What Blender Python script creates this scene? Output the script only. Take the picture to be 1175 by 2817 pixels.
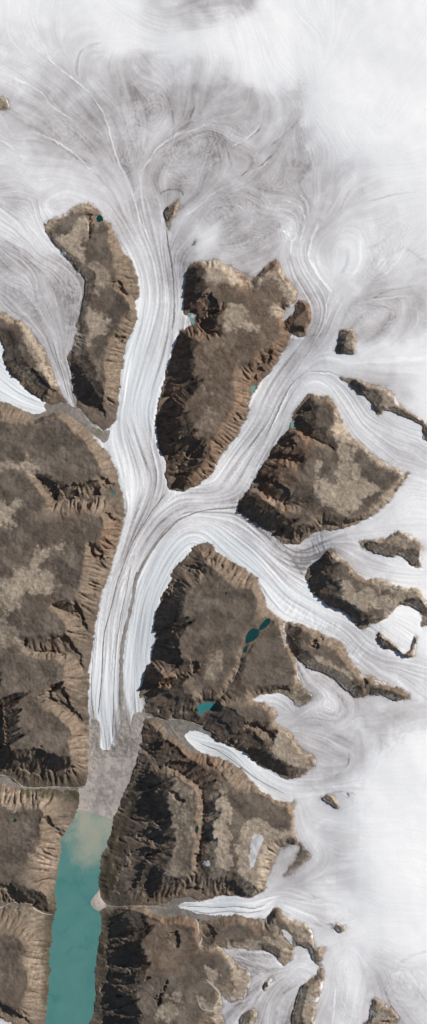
import bpy, math
import numpy as np

# ------------------------------------------------------------------ map frame
# 1 unit = 100 map steps; x runs right, y runs down the map (world y = -map y)
STEP = 2.0
MARG = 100.0
MW, MH = 1175.0, 2817.0
NX = int((MW + 2 * MARG) / STEP) + 1
NY = int((MH + 2 * MARG) / STEP) + 1
XS = (-MARG + STEP * np.arange(NX)).astype(np.float32)
YS = (-MARG + STEP * np.arange(NY)).astype(np.float32)
SUN_AZ, SUN_EL = 26.0, 31.0

TILES = {'A': (0, 0, .5587), 'B': (575, 0, .5587), 'C': (0, 500, .5587), 'D': (575, 500, .5587),
         'E': (0, 1000, .5587), 'F': (575, 1000, .5587), 'G': (0, 1500, .5587), 'H': (575, 1500, .5587),
         'I': (0, 2000, .5587), 'J': (575, 2000, .5587), 'K': (0, 2417, .3724), 'L': (400, 2417, .3724),
         'M': (775, 2417, .3724), 'W': (0, 0, 1.0941)}


def pts(s):
    """outline survey string -> map coordinates; a capital letter switches survey sheet"""
    out, t = [], 'W'
    for tok in s.split():
        if tok in TILES:
            t = tok
            continue
        a, b = tok.split(',')
        ox, oy, k = TILES[t]
        out.append((ox + float(a) * k, oy + float(b) * k))
    return np.array(out, dtype=np.float64)


def smooth_poly(p, closed=True, sub=3):
    n = len(p)
    if n < 3:
        return p
    res = []
    rng_ = range(n) if closed else range(n - 1)
    for i in rng_:
        if closed:
            p0, p1, p2, p3 = p[(i - 1) % n], p[i], p[(i + 1) % n], p[(i + 2) % n]
        else:
            p0, p1, p2, p3 = p[max(i - 1, 0)], p[i], p[i + 1], p[min(i + 2, n - 1)]
        for k in range(sub):
            t = k / sub
            m1, m2 = (p2 - p0) * .4, (p3 - p1) * .4
            a = 2 * t ** 3 - 3 * t ** 2 + 1; b = t ** 3 - 2 * t ** 2 + t
            c = -2 * t ** 3 + 3 * t ** 2; d = t ** 3 - t ** 2
            res.append(a * p1 + b * m1 + c * p2 + d * m2)
    if not closed:
        res.append(p[-1])
    return np.array(res)


def sstep(a, b, x):
    t = np.clip((x - a) / (b - a), 0, 1)
    return t * t * (3 - 2 * t)


# ------------------------------------------------------------------ noise
def lattice(seed, cell, cell_y=None, shape=None):
    ny, nx = shape or (NY, NX)
    cy = cell_y or cell
    r = np.random.RandomState(seed)
    gx, gy = int(nx / cell) + 3, int(ny / cy) + 3
    g = r.rand(gy, gx).astype(np.float32) * 2 - 1
    fx = np.arange(nx, dtype=np.float32) / cell
    fy = np.arange(ny, dtype=np.float32) / cy
    ix, iy = fx.astype(int), fy.astype(int)
    tx, ty = fx - ix, fy - iy
    tx = tx ** 3 * (tx * (6 * tx - 15) + 10); ty = ty ** 3 * (ty * (6 * ty - 15) + 10)
    rows = g[:, ix] * (1 - tx) + g[:, ix + 1] * tx
    return rows[iy] * (1 - ty)[:, None] + rows[iy + 1] * ty[:, None]


def fbm(seed, cell, octs=4, gain=.5):
    z = np.zeros((NY, NX), np.float32); a = 1.; tot = 0.
    for o in range(octs):
        z += a * lattice(seed + 17 * o, max(cell, 1.01)); tot += a
        a *= gain; cell /= 1.97
    return z / tot


def blur(a, n=1):
    for _ in range(n):
        b = a.copy()
        b[1:-1] = (a[:-2] + 2 * a[1:-1] + a[2:]) * .25
        a = b.copy()
        a[:, 1:-1] = (b[:, :-2] + 2 * b[:, 1:-1] + b[:, 2:]) * .25
    return a


# ------------------------------------------------------------------ rasters
WX = (fbm(11, 14, 4, .6) * 7.0 + lattice(12, 2.6) * 2.2).astype(np.float32)
WY = (fbm(21, 14, 4, .6) * 7.0 + lattice(22, 2.6) * 2.2).astype(np.float32)


def sdf(p, pad=60, warp=1.0):
    """signed distance (positive inside) in map steps, -pad outside the window"""
    out = np.full((NY, NX), -float(pad), np.float32)
    x0, y0 = p.min(0) - pad - 10; x1, y1 = p.max(0) + pad + 10
    i0 = max(int((x0 + MARG) / STEP), 0); i1 = min(int((x1 + MARG) / STEP) + 1, NX)
    j0 = max(int((y0 + MARG) / STEP), 0); j1 = min(int((y1 + MARG) / STEP) + 1, NY)
    if i1 <= i0 or j1 <= j0:
        return out
    X = np.broadcast_to(XS[i0:i1][None], (j1 - j0, i1 - i0)) + warp * WX[j0:j1, i0:i1]
    Y = np.broadcast_to(YS[j0:j1][:, None], (j1 - j0, i1 - i0)) + warp * WY[j0:j1, i0:i1]
    d2 = np.full(X.shape, 1e9, np.float32); ins = np.zeros(X.shape, bool)
    n = len(p)
    for k in range(n):
        ax, ay = p[k]; bx, by = p[(k + 1) % n]
        ex, ey = bx - ax, by - ay
        L = ex * ex + ey * ey
        if L < 1e-9:
            continue
        wx, wy = X - np.float32(ax), Y - np.float32(ay)
        t = np.clip((wx * np.float32(ex) + wy * np.float32(ey)) / np.float32(L), 0, 1)
        d2 = np.minimum(d2, (wx - t * np.float32(ex)) ** 2 + (wy - t * np.float32(ey)) ** 2)
        if ey != 0:
            c = (Y >= min(ay, by)) & (Y < max(ay, by)) & (X < ax + (Y - ay) * (ex / ey))
            ins ^= c
    d = np.sqrt(d2)
    out[j0:j1, i0:i1] = np.maximum(np.where(ins, d, -d), -pad)
    return out


def line_dist(p, pad=40, warp=.6):
    """distance to a polyline and the fraction along it"""
    D = np.full((NY, NX), float(pad), np.float32); T = np.zeros((NY, NX), np.float32)
    x0, y0 = p.min(0) - pad; x1, y1 = p.max(0) + pad
    i0 = max(int((x0 + MARG) / STEP), 0); i1 = min(int((x1 + MARG) / STEP) + 1, NX)
    j0 = max(int((y0 + MARG) / STEP), 0); j1 = min(int((y1 + MARG) / STEP) + 1, NY)
    if i1 <= i0 or j1 <= j0:
        return D, T
    X = XS[i0:i1][None] + warp * WX[j0:j1, i0:i1]; Y = YS[j0:j1][:, None] + warp * WY[j0:j1, i0:i1]
    best = np.full(X.shape, 1e9, np.float32); tt = np.zeros(X.shape, np.float32)
    seg = np.hypot(*(p[1:] - p[:-1]).T); cum = np.concatenate([[0], np.cumsum(seg)]); tot = max(cum[-1], 1e-6)
    for k in range(len(p) - 1):
        ax, ay = p[k]; ex, ey = p[k + 1] - p[k]
        L = ex * ex + ey * ey
        if L < 1e-9:
            continue
        wx, wy = X - np.float32(ax), Y - np.float32(ay)
        t = np.clip((wx * np.float32(ex) + wy * np.float32(ey)) / np.float32(L), 0, 1)
        d = (wx - t * np.float32(ex)) ** 2 + (wy - t * np.float32(ey)) ** 2
        m = d < best
        best = np.where(m, d, best); tt = np.where(m, (cum[k] + t * seg[k]) / tot, tt)
    D[j0:j1, i0:i1] = np.minimum(np.sqrt(best), pad); T[j0:j1, i0:i1] = tt
    return D, T


def bil(F, x, y):
    fx = np.clip((np.asarray(x, float) + MARG) / STEP, 0, NX - 1.001); fy = np.clip((np.asarray(y, float) + MARG) / STEP, 0, NY - 1.001)
    i, j = fx.astype(int), fy.astype(int); u, v = fx - i, fy - j
    return F[j, i] * (1 - u) * (1 - v) + F[j, i + 1] * u * (1 - v) + F[j + 1, i] * (1 - u) * v + F[j + 1, i + 1] * u * v


def upsample(c, k):
    ny, nx = c.shape
    fx = np.clip(np.arange(NX) / k, 0, nx - 1.001); fy = np.clip(np.arange(NY) / k, 0, ny - 1.001)
    ix, iy = fx.astype(int), fy.astype(int)
    tx = (fx - ix).astype(np.float32); ty = (fy - iy).astype(np.float32)
    rows = c[:, ix] * (1 - tx) + c[:, ix + 1] * tx
    return (rows[iy] * (1 - ty)[:, None] + rows[iy + 1] * ty[:, None]).astype(np.float32)


def lic(n, vx, vy, L, step=1.0):
    """smear a noise field along a direction field"""
    flat = n.ravel(); fvx = vx.ravel(); fvy = vy.ravel()
    jj, ii = np.mgrid[0:NY, 0:NX]
    acc = flat.copy().astype(np.float32); wsum = 1.0
    for sg in (1, -1):
        px = ii.astype(np.float32).ravel(); py = jj.astype(np.float32).ravel()
        lx = None
        idx = np.arange(NX * NY)
        for s in range(L):
            dx, dy = fvx[idx], fvy[idx]
            if lx is None:
                dx, dy = dx * sg, dy * sg
            else:
                f = np.where(dx * lx + dy * ly < 0, -1, 1).astype(np.float32)
                dx, dy = dx * f, dy * f
            lx, ly = dx, dy
            px += dx * step; py += dy * step
            np.clip(px, 0, NX - 1, out=px); np.clip(py, 0, NY - 1, out=py)
            idx = (py + .5).astype(np.int32) * NX + (px + .5).astype(np.int32)
            np.clip(idx, 0, NX * NY - 1, out=idx)
            w = 1 - s / (L + 1)
            acc += flat[idx] * w; wsum += w
    r = (acc / wsum).reshape(NY, NX)
    return r


def norm(a, m=None):
    v = a[m] if m is not None else a
    return ((a - v.mean()) / (v.std() + 1e-9)).astype(np.float32)


# ================================================================== SURVEY
# every rock mass: outline, plateau tops (level), ravines (level from, level to), ridges
LAND = {}


def land(key, outline, tops=(), ravines=(), ridges=(), zt=.76):
    LAND[key] = dict(outline=outline, tops=tops, ravines=ravines, ridges=ridges, zt=zt)


land('north_ridge',
     "C 440,102 470,118 500,158 512,198 545,208 565,245 585,290 600,335 615,365 650,400 665,440 680,470 685,520 682,565 655,590 672,625 678,650 660,710 640,770 620,800 605,880 592,960 587,1040 E 582,200 567,270 545,300 520,325 480,310 430,260 395,225 377,215 365,130 345,20 C 335,870 350,840 375,790 375,740 385,690 405,620 418,560 418,500 410,470 380,445 350,400 330,370 300,350 260,305 240,270 222,230 222,205 260,185 310,165 340,140 380,125",
     ["C 262,235 310,190 400,150 440,142 452,160 425,200 420,280 405,400 390,420 340,350 290,310",
      "C 470,228 525,212 545,235 535,290 550,350 565,410 590,445 575,500 640,600 640,640 600,670 575,730 540,770 525,850 518,950 515,1050 505,1040 455,985 440,920 400,870 385,850 430,810 480,775 425,740 420,650 430,560 430,470 415,400 440,290"],
     [("C 430,285 445,225 485,185", .8, .3), ("C 700,560 640,560 580,520", .0, .6), ("C 620,800 580,760", .1, .7)])
land('far_west_spur',
     "C -180,630 0,645 50,668 100,690 150,730 190,790 215,830 235,880 265,950 290,1020 315,1070 E 325,180 330,203 280,190 245,200 170,150 140,125 60,60 20,-10 C 12,870 25,830 15,790 0,765 -180,720",
     ["C 30,705 90,700 120,740 190,830 200,900 230,980 240,1030 150,1000 80,930 40,880 35,820", "C -180,660 0,665 20,700 0,740 -180,700"])
land('west_massif',
     "E -180,180 0,190 60,205 110,235 150,262 190,268 240,245 310,240 350,260 400,300 450,345 490,395 530,450 560,500 580,550 590,610 605,650 615,690 610,740 600,790 590,850 570,920 550,980 538,1040 G 532,130 512,200 490,280 475,360 460,440 452,520 440,600 432,680 430,760 432,840 440,900 440,960 440,1040 I 440,130 438,200 435,270 430,285 385,300 330,300 250,295 180,305 120,300 60,270 20,235 -180,225",
     ["E -180,270 130,300 200,275 310,265 350,310 420,380 470,460 500,520 480,550 400,575 330,600 280,580 220,545 150,520 60,500 -180,490",
      "E -180,540 60,545 140,570 190,620 235,680 200,720 150,760 60,800 -180,830",
      "E 280,790 400,740 500,745 510,780 495,860 470,880 420,900 405,940 420,1000 350,990 300,1020 200,1060 150,1074 -180,1074 -180,870 60,830 150,790",
      "G -180,60 150,80 330,60 395,110 395,200 365,265 300,285 255,300 200,260 150,220 80,200 -180,150",
      "G 80,250 170,300 260,330 310,370 330,410 280,440 220,445 160,440 130,450 110,430 60,350 -180,330 -180,260",
      "G -180,520 80,510 130,540 180,558 260,565 330,590 310,640 310,690 240,688 170,760 60,770 -180,740",
      "G 30,810 100,790 160,790 250,830 330,880 360,900 345,960 350,1040 330,1070 I 330,150 270,130 200,108 150,110 80,120 40,95 30,60"],
     [("E 180,565 225,620 270,672 400,662 500,652 570,642 620,640", .75, .0),
      ("G 270,300 350,330 400,380 440,410 470,420", .8, .05),
      ("G 130,470 150,520 215,535 300,540 370,548 410,600 450,615", .85, .0),
      ("G 250,700 290,780 360,830 400,862 440,870", .75, .0),
      ("E 520,740 560,770 600,790", .7, 0), ("E 430,890 470,950 520,960", .8, .4),
      ("G 0,770 10,900 0,1000", .6, .5), ("G -180,720 -100,900 -100,1070", .3, .3)])
land('south_west_massif',
     "I -180,275 0,278 50,292 110,307 170,314 250,307 320,312 375,307 388,330 385,380 380,410 365,440 340,490 310,540 300,600 290,670 280,730 272,800 270,880 268,950 258,1010 250,1074 K 358,900 345,1000 340,1074 340,1250 120,1250 100,1090 50,1055 0,1030 -180,1000",
     ["I -180,400 100,410 190,400 225,420 200,470 195,560 160,620 100,690 60,740 -180,765",
      "K -180,420 100,430 165,480 175,600 205,720 195,800 175,900 150,960 80,930 0,890 -180,860",
      "K 110,40 200,60 300,110 310,180 250,150 180,60 120,20"],
     [("K -180,220 60,185 150,172 230,182 255,230 320,262 400,275", .55, .0), ("I 200,480 240,470 300,500 330,510", .7, .1),
      ("K 210,830 250,880 330,890", .6, .05), ("K 240,750 320,735 365,720", .5, .0), ("K 230,690 300,670 365,660", .5, .0)])
land('central_plateau',
     "C 915,440 930,410 980,390 1040,385 D 20,385 60,400 110,415 150,440 190,465 215,475 235,465 260,435 290,400 330,385 345,400 350,440 380,480 410,510 425,545 425,585 405,610 375,625 362,680 365,725 400,745 395,770 385,810 360,845 320,910 280,960 235,1010 210,1050 200,1074 F 205,160 195,230 165,300 120,380 70,440 30,510 0,550 E 1005,570 950,605 900,630 860,625 825,615 818,560 820,500 810,460 800,440 785,380 770,330 770,260 785,180 805,110 820,40 840,0 C 845,880 870,780 890,740 940,712 955,690 950,650 915,655 907,620 910,560 915,500",
     ["C 960,430 1000,410 D 60,430 110,480 130,530 90,560 60,590 20,565 -20,555 C 1000,560 965,590 950,600 953,520",
      "D 50,610 100,570 170,560 260,545 300,510 340,510 345,560 310,600 320,640 340,680 350,730 330,770 310,800 270,830 235,870 225,900 200,900 130,890 120,1000 130,1074 F 130,150 120,240 70,300 30,350 0,360 E 1000,370 960,358 900,345 895,250 910,180 915,80 C 917,960 915,800 950,770 1030,790 D 20,760 50,740 30,680",
      "D 230,490 290,430 330,410 345,450 400,520 410,560 380,600 350,560 340,500 280,510"],
     [("C 930,690 980,690 1030,662 1074,640 D 70,600", .0, .85), ("C 960,710 1010,745 1060,747 D 40,755", .2, .85),
      ("D 225,1020 240,920 270,860 310,820", .0, .8), ("E 815,490 880,470 940,420 985,372", .0, .9),
      ("E 770,340 830,350 870,400", .0, .6)],
     [("E 920,575 1000,485 1040,410", .7, .9)], zt=.82)
land('east_knob',
     "D 430,600 450,585 475,595 495,630 500,660 490,700 475,755 440,760 395,740 365,725 362,690 385,670 420,640",
     ["D 440,610 470,605 488,650 480,715 450,710 410,702 378,700 420,660"], zt=.80)
land('dome_nunatak', "D 690,720 715,735 722,790 718,845 690,848 640,848 617,832 632,800 640,755 660,735",
     ["D 660,748 690,728 712,742 715,790 710,838 680,832 655,812 662,780"], zt=.84)
land('blade_nunatak', "C 880,90 875,130 860,165 840,190 828,235 815,200 808,170 820,130 845,105",
     ["C 868,105 865,130 850,160 830,180 818,165 830,125"], zt=.72)
land('speck_nunatak', "C 948,300 965,292 962,308 948,316", ["C 952,302 960,298 958,306"], zt=.68)
land('west_edge_nunatak', "A -180,460 15,478 40,505 47,530 20,545 -180,550", ["A -180,480 10,490 35,515 20,535 -180,535"], zt=.80)
land('strip_nunatak',
     "F 645,65 690,65 750,85 830,115 890,140 920,180 950,210 990,245 1030,265 1060,300 1110,340 1180,380 1180,460 1055,360 1060,315 1000,285 960,265 900,240 860,235 830,255 800,200 770,165 740,150 720,130 690,100 660,80",
     ["F 715,85 830,122 880,145 930,205 1000,255 1060,310 1160,390 1060,325 960,258 880,228 840,232 805,180 765,140"], zt=.80)
land('east_massif',
     "F 150,690 165,660 195,620 215,590 240,530 270,495 290,470 300,430 330,395 370,345 400,315 415,300 415,260 440,215 460,180 480,150 510,145 535,160 570,160 600,175 620,205 640,240 660,280 672,330 700,360 740,395 780,430 830,470 880,495 930,525 960,540 990,545 960,580 930,620 890,670 860,700 820,735 760,770 690,800 640,815 580,815 540,830 500,845 450,880 400,895 370,885 320,845 250,795 200,765 150,720",
     ["F 510,195 560,190 605,205 630,250 640,275 610,300 600,330 560,335 525,320 505,280 495,240",
      "F 490,410 540,405 590,440 620,410 640,385 690,390 740,410 800,460 850,500 930,540 920,575 880,620 830,660 790,710 740,745 680,760 640,765 600,740 550,700 520,680 505,650 510,600 490,560 470,520 460,480 465,440",
      "F 185,655 230,640 270,670 330,710 400,725 460,740 490,760 500,790 440,810 410,790 340,740 280,710 210,680"],
     [("F 280,488 360,485 420,480 465,475", .0, .9), ("F 215,600 260,630 300,670 350,695 400,705 450,690 510,668", .0, .9),
      ("F 405,308 450,340 500,365 560,390 610,430", .0, .9), ("F 610,420 590,380 540,345", .85, .75)],
     [("F 330,425 375,365 415,335 470,385", .75, .9), ("F 260,545 320,510 400,515 440,570", .65, .95), ("F 430,590 380,620 310,600", .9, .7)])
land('kidney_nunatak',
     "F 745,885 770,870 820,870 870,860 900,835 930,825 970,838 1010,860 1040,885 1055,920 1045,960 1050,1000 1020,1005 990,985 960,960 930,945 880,950 830,930 780,915 750,905",
     ["F 785,885 870,880 930,835 980,850 1025,885 1042,920 1035,985 990,965 930,935 850,932 790,905"], zt=.80)
land('hooked_ridge',
     "H 590,18 620,35 660,80 700,115 740,145 775,175 820,160 870,180 920,205 980,210 1020,210 1045,240 1070,290 1110,340 1180,400 1180,480 1080,395 1050,395 1045,360 1020,310 980,290 940,290 905,315 885,345 860,365 830,385 780,408 740,405 690,350 640,315 590,295 550,265 520,240 500,210 490,180 475,155 490,120 530,80 560,45",
     ["H 600,42 640,70 700,130 750,180 800,200 860,190 930,215 1010,225 1040,260 1065,330 1040,320 1000,285 930,285 880,320 840,365 800,380 765,365 725,310 660,278 600,248 565,225 585,190 575,140 592,90"], zt=.84)
land('ring_ridge',
     "H 840,425 850,450 880,470 910,485 940,510 970,525 995,510 1000,460 1020,450 1022,480 1010,540 985,555 950,535 920,520 880,510 845,490 828,460 830,430",
     [], [], [("H 842,437 865,470 915,494 960,528 985,530 1010,465", .8, .8)], zt=.80)
land('middle_massif',
     "E 840,1060 870,1010 900,970 950,910 990,885 1025,880 F 20,900 40,930 80,960 130,985 170,1010 210,1040 240,1070 H 255,215 275,260 290,300 310,335 350,360 372,378 355,400 365,430 380,480 405,530 425,560 435,600 440,640 455,680 480,710 510,740 490,775 460,790 430,785 415,765 380,735 340,725 300,728 260,735 225,750 220,770 260,775 300,790 325,810 330,835 315,865 340,890 380,910 420,950 450,1000 490,1025 525,1050 J 520,180 500,210 460,240 400,250 370,252 300,208 240,185 180,120 100,95 40,65 0,45 G 1050,925 1000,890 950,870 880,862 800,852 760,835 718,825 712,748 682,750 700,690 715,640 718,588 740,578 752,500 768,435 752,420 760,390 775,330 800,260 840,180 865,110",
     ["G 850,370 880,290 930,230 1000,190 1040,130 H 20,115 80,170 130,210 200,215 225,260 230,320 200,390 165,450 140,560 100,660 50,730 G 1040,700 1000,640 1035,575 1000,560 920,565 880,540 875,470 890,420",
      "H 300,390 340,380 360,430 375,490 400,550 420,610 430,660 400,690 350,680 250,690 170,690 150,650 190,560 210,500 260,440",
      "H 80,790 180,800 250,790 290,810 310,850 300,870 230,865 180,865 90,920 20,900 -30,860 -30,820 20,800 60,780",
      "H 195,905 240,955 310,960 335,910 400,960 440,1010 510,1055 J 505,190 460,215 400,190 360,170 300,130 250,85 200,75 H 190,960",
      "G 790,620 840,660 900,680 960,740 900,770 820,760 780,730 775,680"],
     [("H 290,370 215,440 180,510 150,580 110,680 50,760 -10,800 G 960,820 860,840 740,835", .9, .15),
      ("G 700,720 760,690 850,680 890,650 960,610 1000,575", .0, .9), ("H 60,945 150,925 178,885 240,895 310,930", .5, .6),
      ("G 880,110 940,120 990,100 1020,60", .0, .7), ("G 775,470 830,480 870,460", .05, .7), ("H 0,70 50,90 100,130", .3, .7)],
     [("E 985,930 1010,1000 1040,1040", .5, .95), ("G 730,592 780,610 830,650", .55, .9)])
land('long_spur',
     "H 385,372 440,385 480,400 540,425 580,450 620,455 650,480 670,510 690,555 720,590 750,630 790,645 840,670 890,690 940,710 985,735 985,750 940,765 900,760 850,738 800,735 740,745 700,745 680,715 650,685 610,660 560,630 510,605 470,585 440,560 420,530 395,490 375,440 365,400",
     ["H 395,395 440,405 500,440 520,480 580,490 640,540 690,600 720,640 750,665 765,710 730,730 690,720 640,670 570,625 490,585 455,545 440,500 410,450", "H 790,665 880,705 960,742 900,745 820,720"],
     [("H 490,400 505,440 520,490", .2, .8), ("H 620,470 590,490", .1, .8)], zt=.84)
land('south_massif',
     "I 690,110 700,60 705,0 G 703,900 715,850 750,845 800,875 830,930 880,980 930,1010 1000,1030 1074,1050 J 50,155 100,175 150,200 190,250 240,300 300,340 370,365 420,362 428,380 410,440 418,510 440,560 470,590 500,625 460,670 410,710 370,735 375,720 430,640 445,590 435,578 400,575 350,600 330,640 300,700 280,770 290,790 250,815 200,845 185,848 140,830 90,830 50,835 0,850 I 960,845 920,835 880,850 840,855 820,870 760,875 715,885 640,885 560,885 510,880 490,850 490,800 488,740 490,690 500,640 520,590 545,510 560,450 580,400 600,340 630,290 655,230 675,180 685,140",
     ["I 795,240 860,222 920,270 970,330 968,400 965,480 955,550 945,640 940,700 895,750 860,810 835,790 800,740 800,680 830,590 815,550 840,480 835,420 805,370 785,300",
      "J 10,350 60,330 110,400 110,500 120,600 110,690 60,725 15,705 -5,640 10,560 25,450",
      "J 100,390 160,330 240,310 330,370 400,385 405,430 405,520 425,560 340,540 270,570 250,700 230,780 190,800 160,740 120,700"],
     [("I 680,185 760,192 830,205 900,225 960,275 995,330 1005,420 990,500 985,600 975,700 930,740 900,765", .45, .72),
      ("I 690,880 725,770 760,700", .0, .7), ("I 570,560 680,540 790,560", .05, .6), ("I 560,690 640,650 740,640", .0, .5), ("I 640,370 720,350 790,380", .05, .6),
      ("I 830,860 880,800 940,740", .0, .5), ("J 60,835 45,790 70,750", .0, .7)],
     [("I 725,30 790,40 880,110 960,170 1074,230", .6, .9), ("J 0,170 60,230 110,300", .8, .9), ("I 640,430 740,460 815,500", .15, .85), ("I 600,620 700,600 800,640", .15, .8), ("I 620,520 720,500 810,540", .2, .8), ("I 650,320 740,300 800,330", .2, .85), ("I 668,230 640,330 605,430 570,540 545,640 535,740 545,840", .16, .16)])
land('southern_massif',
     "I 490,905 560,892 640,890 720,892 760,925 830,938 900,930 960,945 L 400,300 480,300 560,285 640,272 700,280 760,300 830,302 890,300 905,270 940,220 970,225 1000,245 1074,290 M 60,290 110,295 160,320 200,360 220,385 220,420 240,480 260,510 330,505 325,530 300,590 275,612 300,640 310,690 300,790 280,860 250,960 235,1040 225,1250 60,1250 65,1074 60,1020 85,980 110,900 115,860 140,800 200,745 240,710 270,670 265,635 220,590 200,540 180,500 130,480 95,490 80,530 90,570 50,610 10,635 L 990,600 960,570 920,540 880,525 820,530 760,515 700,510 620,510 540,508 560,530 620,580 680,620 720,650 770,700 775,760 750,850 700,890 650,905 600,895 560,840 555,880 560,960 575,1040 590,1250 K 690,1250 685,1000 695,930 710,850 695,770 710,650 720,520 735,420 740,330 740,240",
     ["K 900,250 1074,255 L 130,320 300,330 365,345 375,420 390,500 410,540 430,700 380,830 300,880 270,930 250,850 180,740 100,700 0,700 K 1040,680 1035,620 1035,500 1000,400",
      "K 920,860 1020,960 1050,1050 1060,1250 L 300,1250 400,990 480,965 530,850 500,790 440,760 420,800 320,880 260,960 130,920 60,930 10,980",
      "L 535,370 600,345 700,338 780,380 800,410 740,435 600,460 490,480 540,420",
      "L 440,540 520,540 590,600 640,680 650,750 600,780 560,770 530,720 450,700",
      "L 960,260 1000,280 1074,330 M 100,310 190,370 210,430 230,500 300,520 270,590 200,530 130,470 60,420 L 1000,470 980,550 880,510 900,450 950,430",
      "M 150,800 240,780 290,700 290,780 240,960 220,1074 100,1074 100,980"],
     [("L 380,295 390,380 418,440 405,490 445,505", .1, .7), ("K 720,590 830,640 960,650", .05, .55),
      ("K 690,950 800,930 950,990", .05, .6), ("K 730,430 850,440 980,440", .05, .5)],
     [("K 800,280 815,400 800,560 790,720 760,860 750,1000 740,1100", .14, .14), ("K 780,530 880,540 990,530", .3, .8), ("K 790,860 900,900 1000,960", .3, .85)])
land('plum_nunatak', "L 935,742 915,775 890,825 872,800 868,770 900,750", ["L 925,748 905,780 888,810 880,780 905,755"], zt=.74)
land('chip_nunatak', "M 400,330 470,350 455,385 430,405 410,375 360,360 390,345", ["M 405,345 455,355 430,390 410,362"], zt=.76)
land('bottom_peak', "M 690,878 720,890 760,930 820,980 855,1010 865,1040 830,1074 800,1250 540,1250 600,1060 640,1030 655,1000 660,910",
     ["M 685,895 740,940 820,1000 845,1020 770,1060 740,1100 700,1200 620,1200 650,1040 670,1000"], [("M 810,1090 800,1040 830,1020", .0, .8)], zt=.86)
land('tear_nunatak', "L 790,955 825,985 815,1020 790,1074 770,1250 620,1250 685,1074 700,1020 740,980",
     ["L 785,970 810,990 800,1020 770,1080 740,1200 670,1200 700,1060 720,1015"], zt=.80)
land('wedge_nunatak', "J 548,340 600,332 622,335 635,390 625,397 590,375 560,355", ["J 560,342 612,340 625,385 590,365"], zt=.80)
land('pebble_nunatak', "J 676,322 690,325 690,342 680,338", ["J 680,326 687,328 686,336"], zt=.80)

FJORD = "I 375,420 390,414 440,420 500,435 550,455 575,440 545,510 520,590 500,640 490,690 487,750 485,808 500,850 515,890 490,905 K 740,240 740,330 735,420 720,520 710,650 695,770 710,850 695,930 685,1000 690,1250 340,1250 340,1074 345,1000 358,900 365,750 365,600 370,480 385,380 400,310 408,250 I 270,880 272,800 280,730 290,670 300,600 310,540 340,490 365,440"
FAN = "I 487,800 480,815 460,838 446,860 450,885 470,903 495,908 520,885 500,845"

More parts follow.
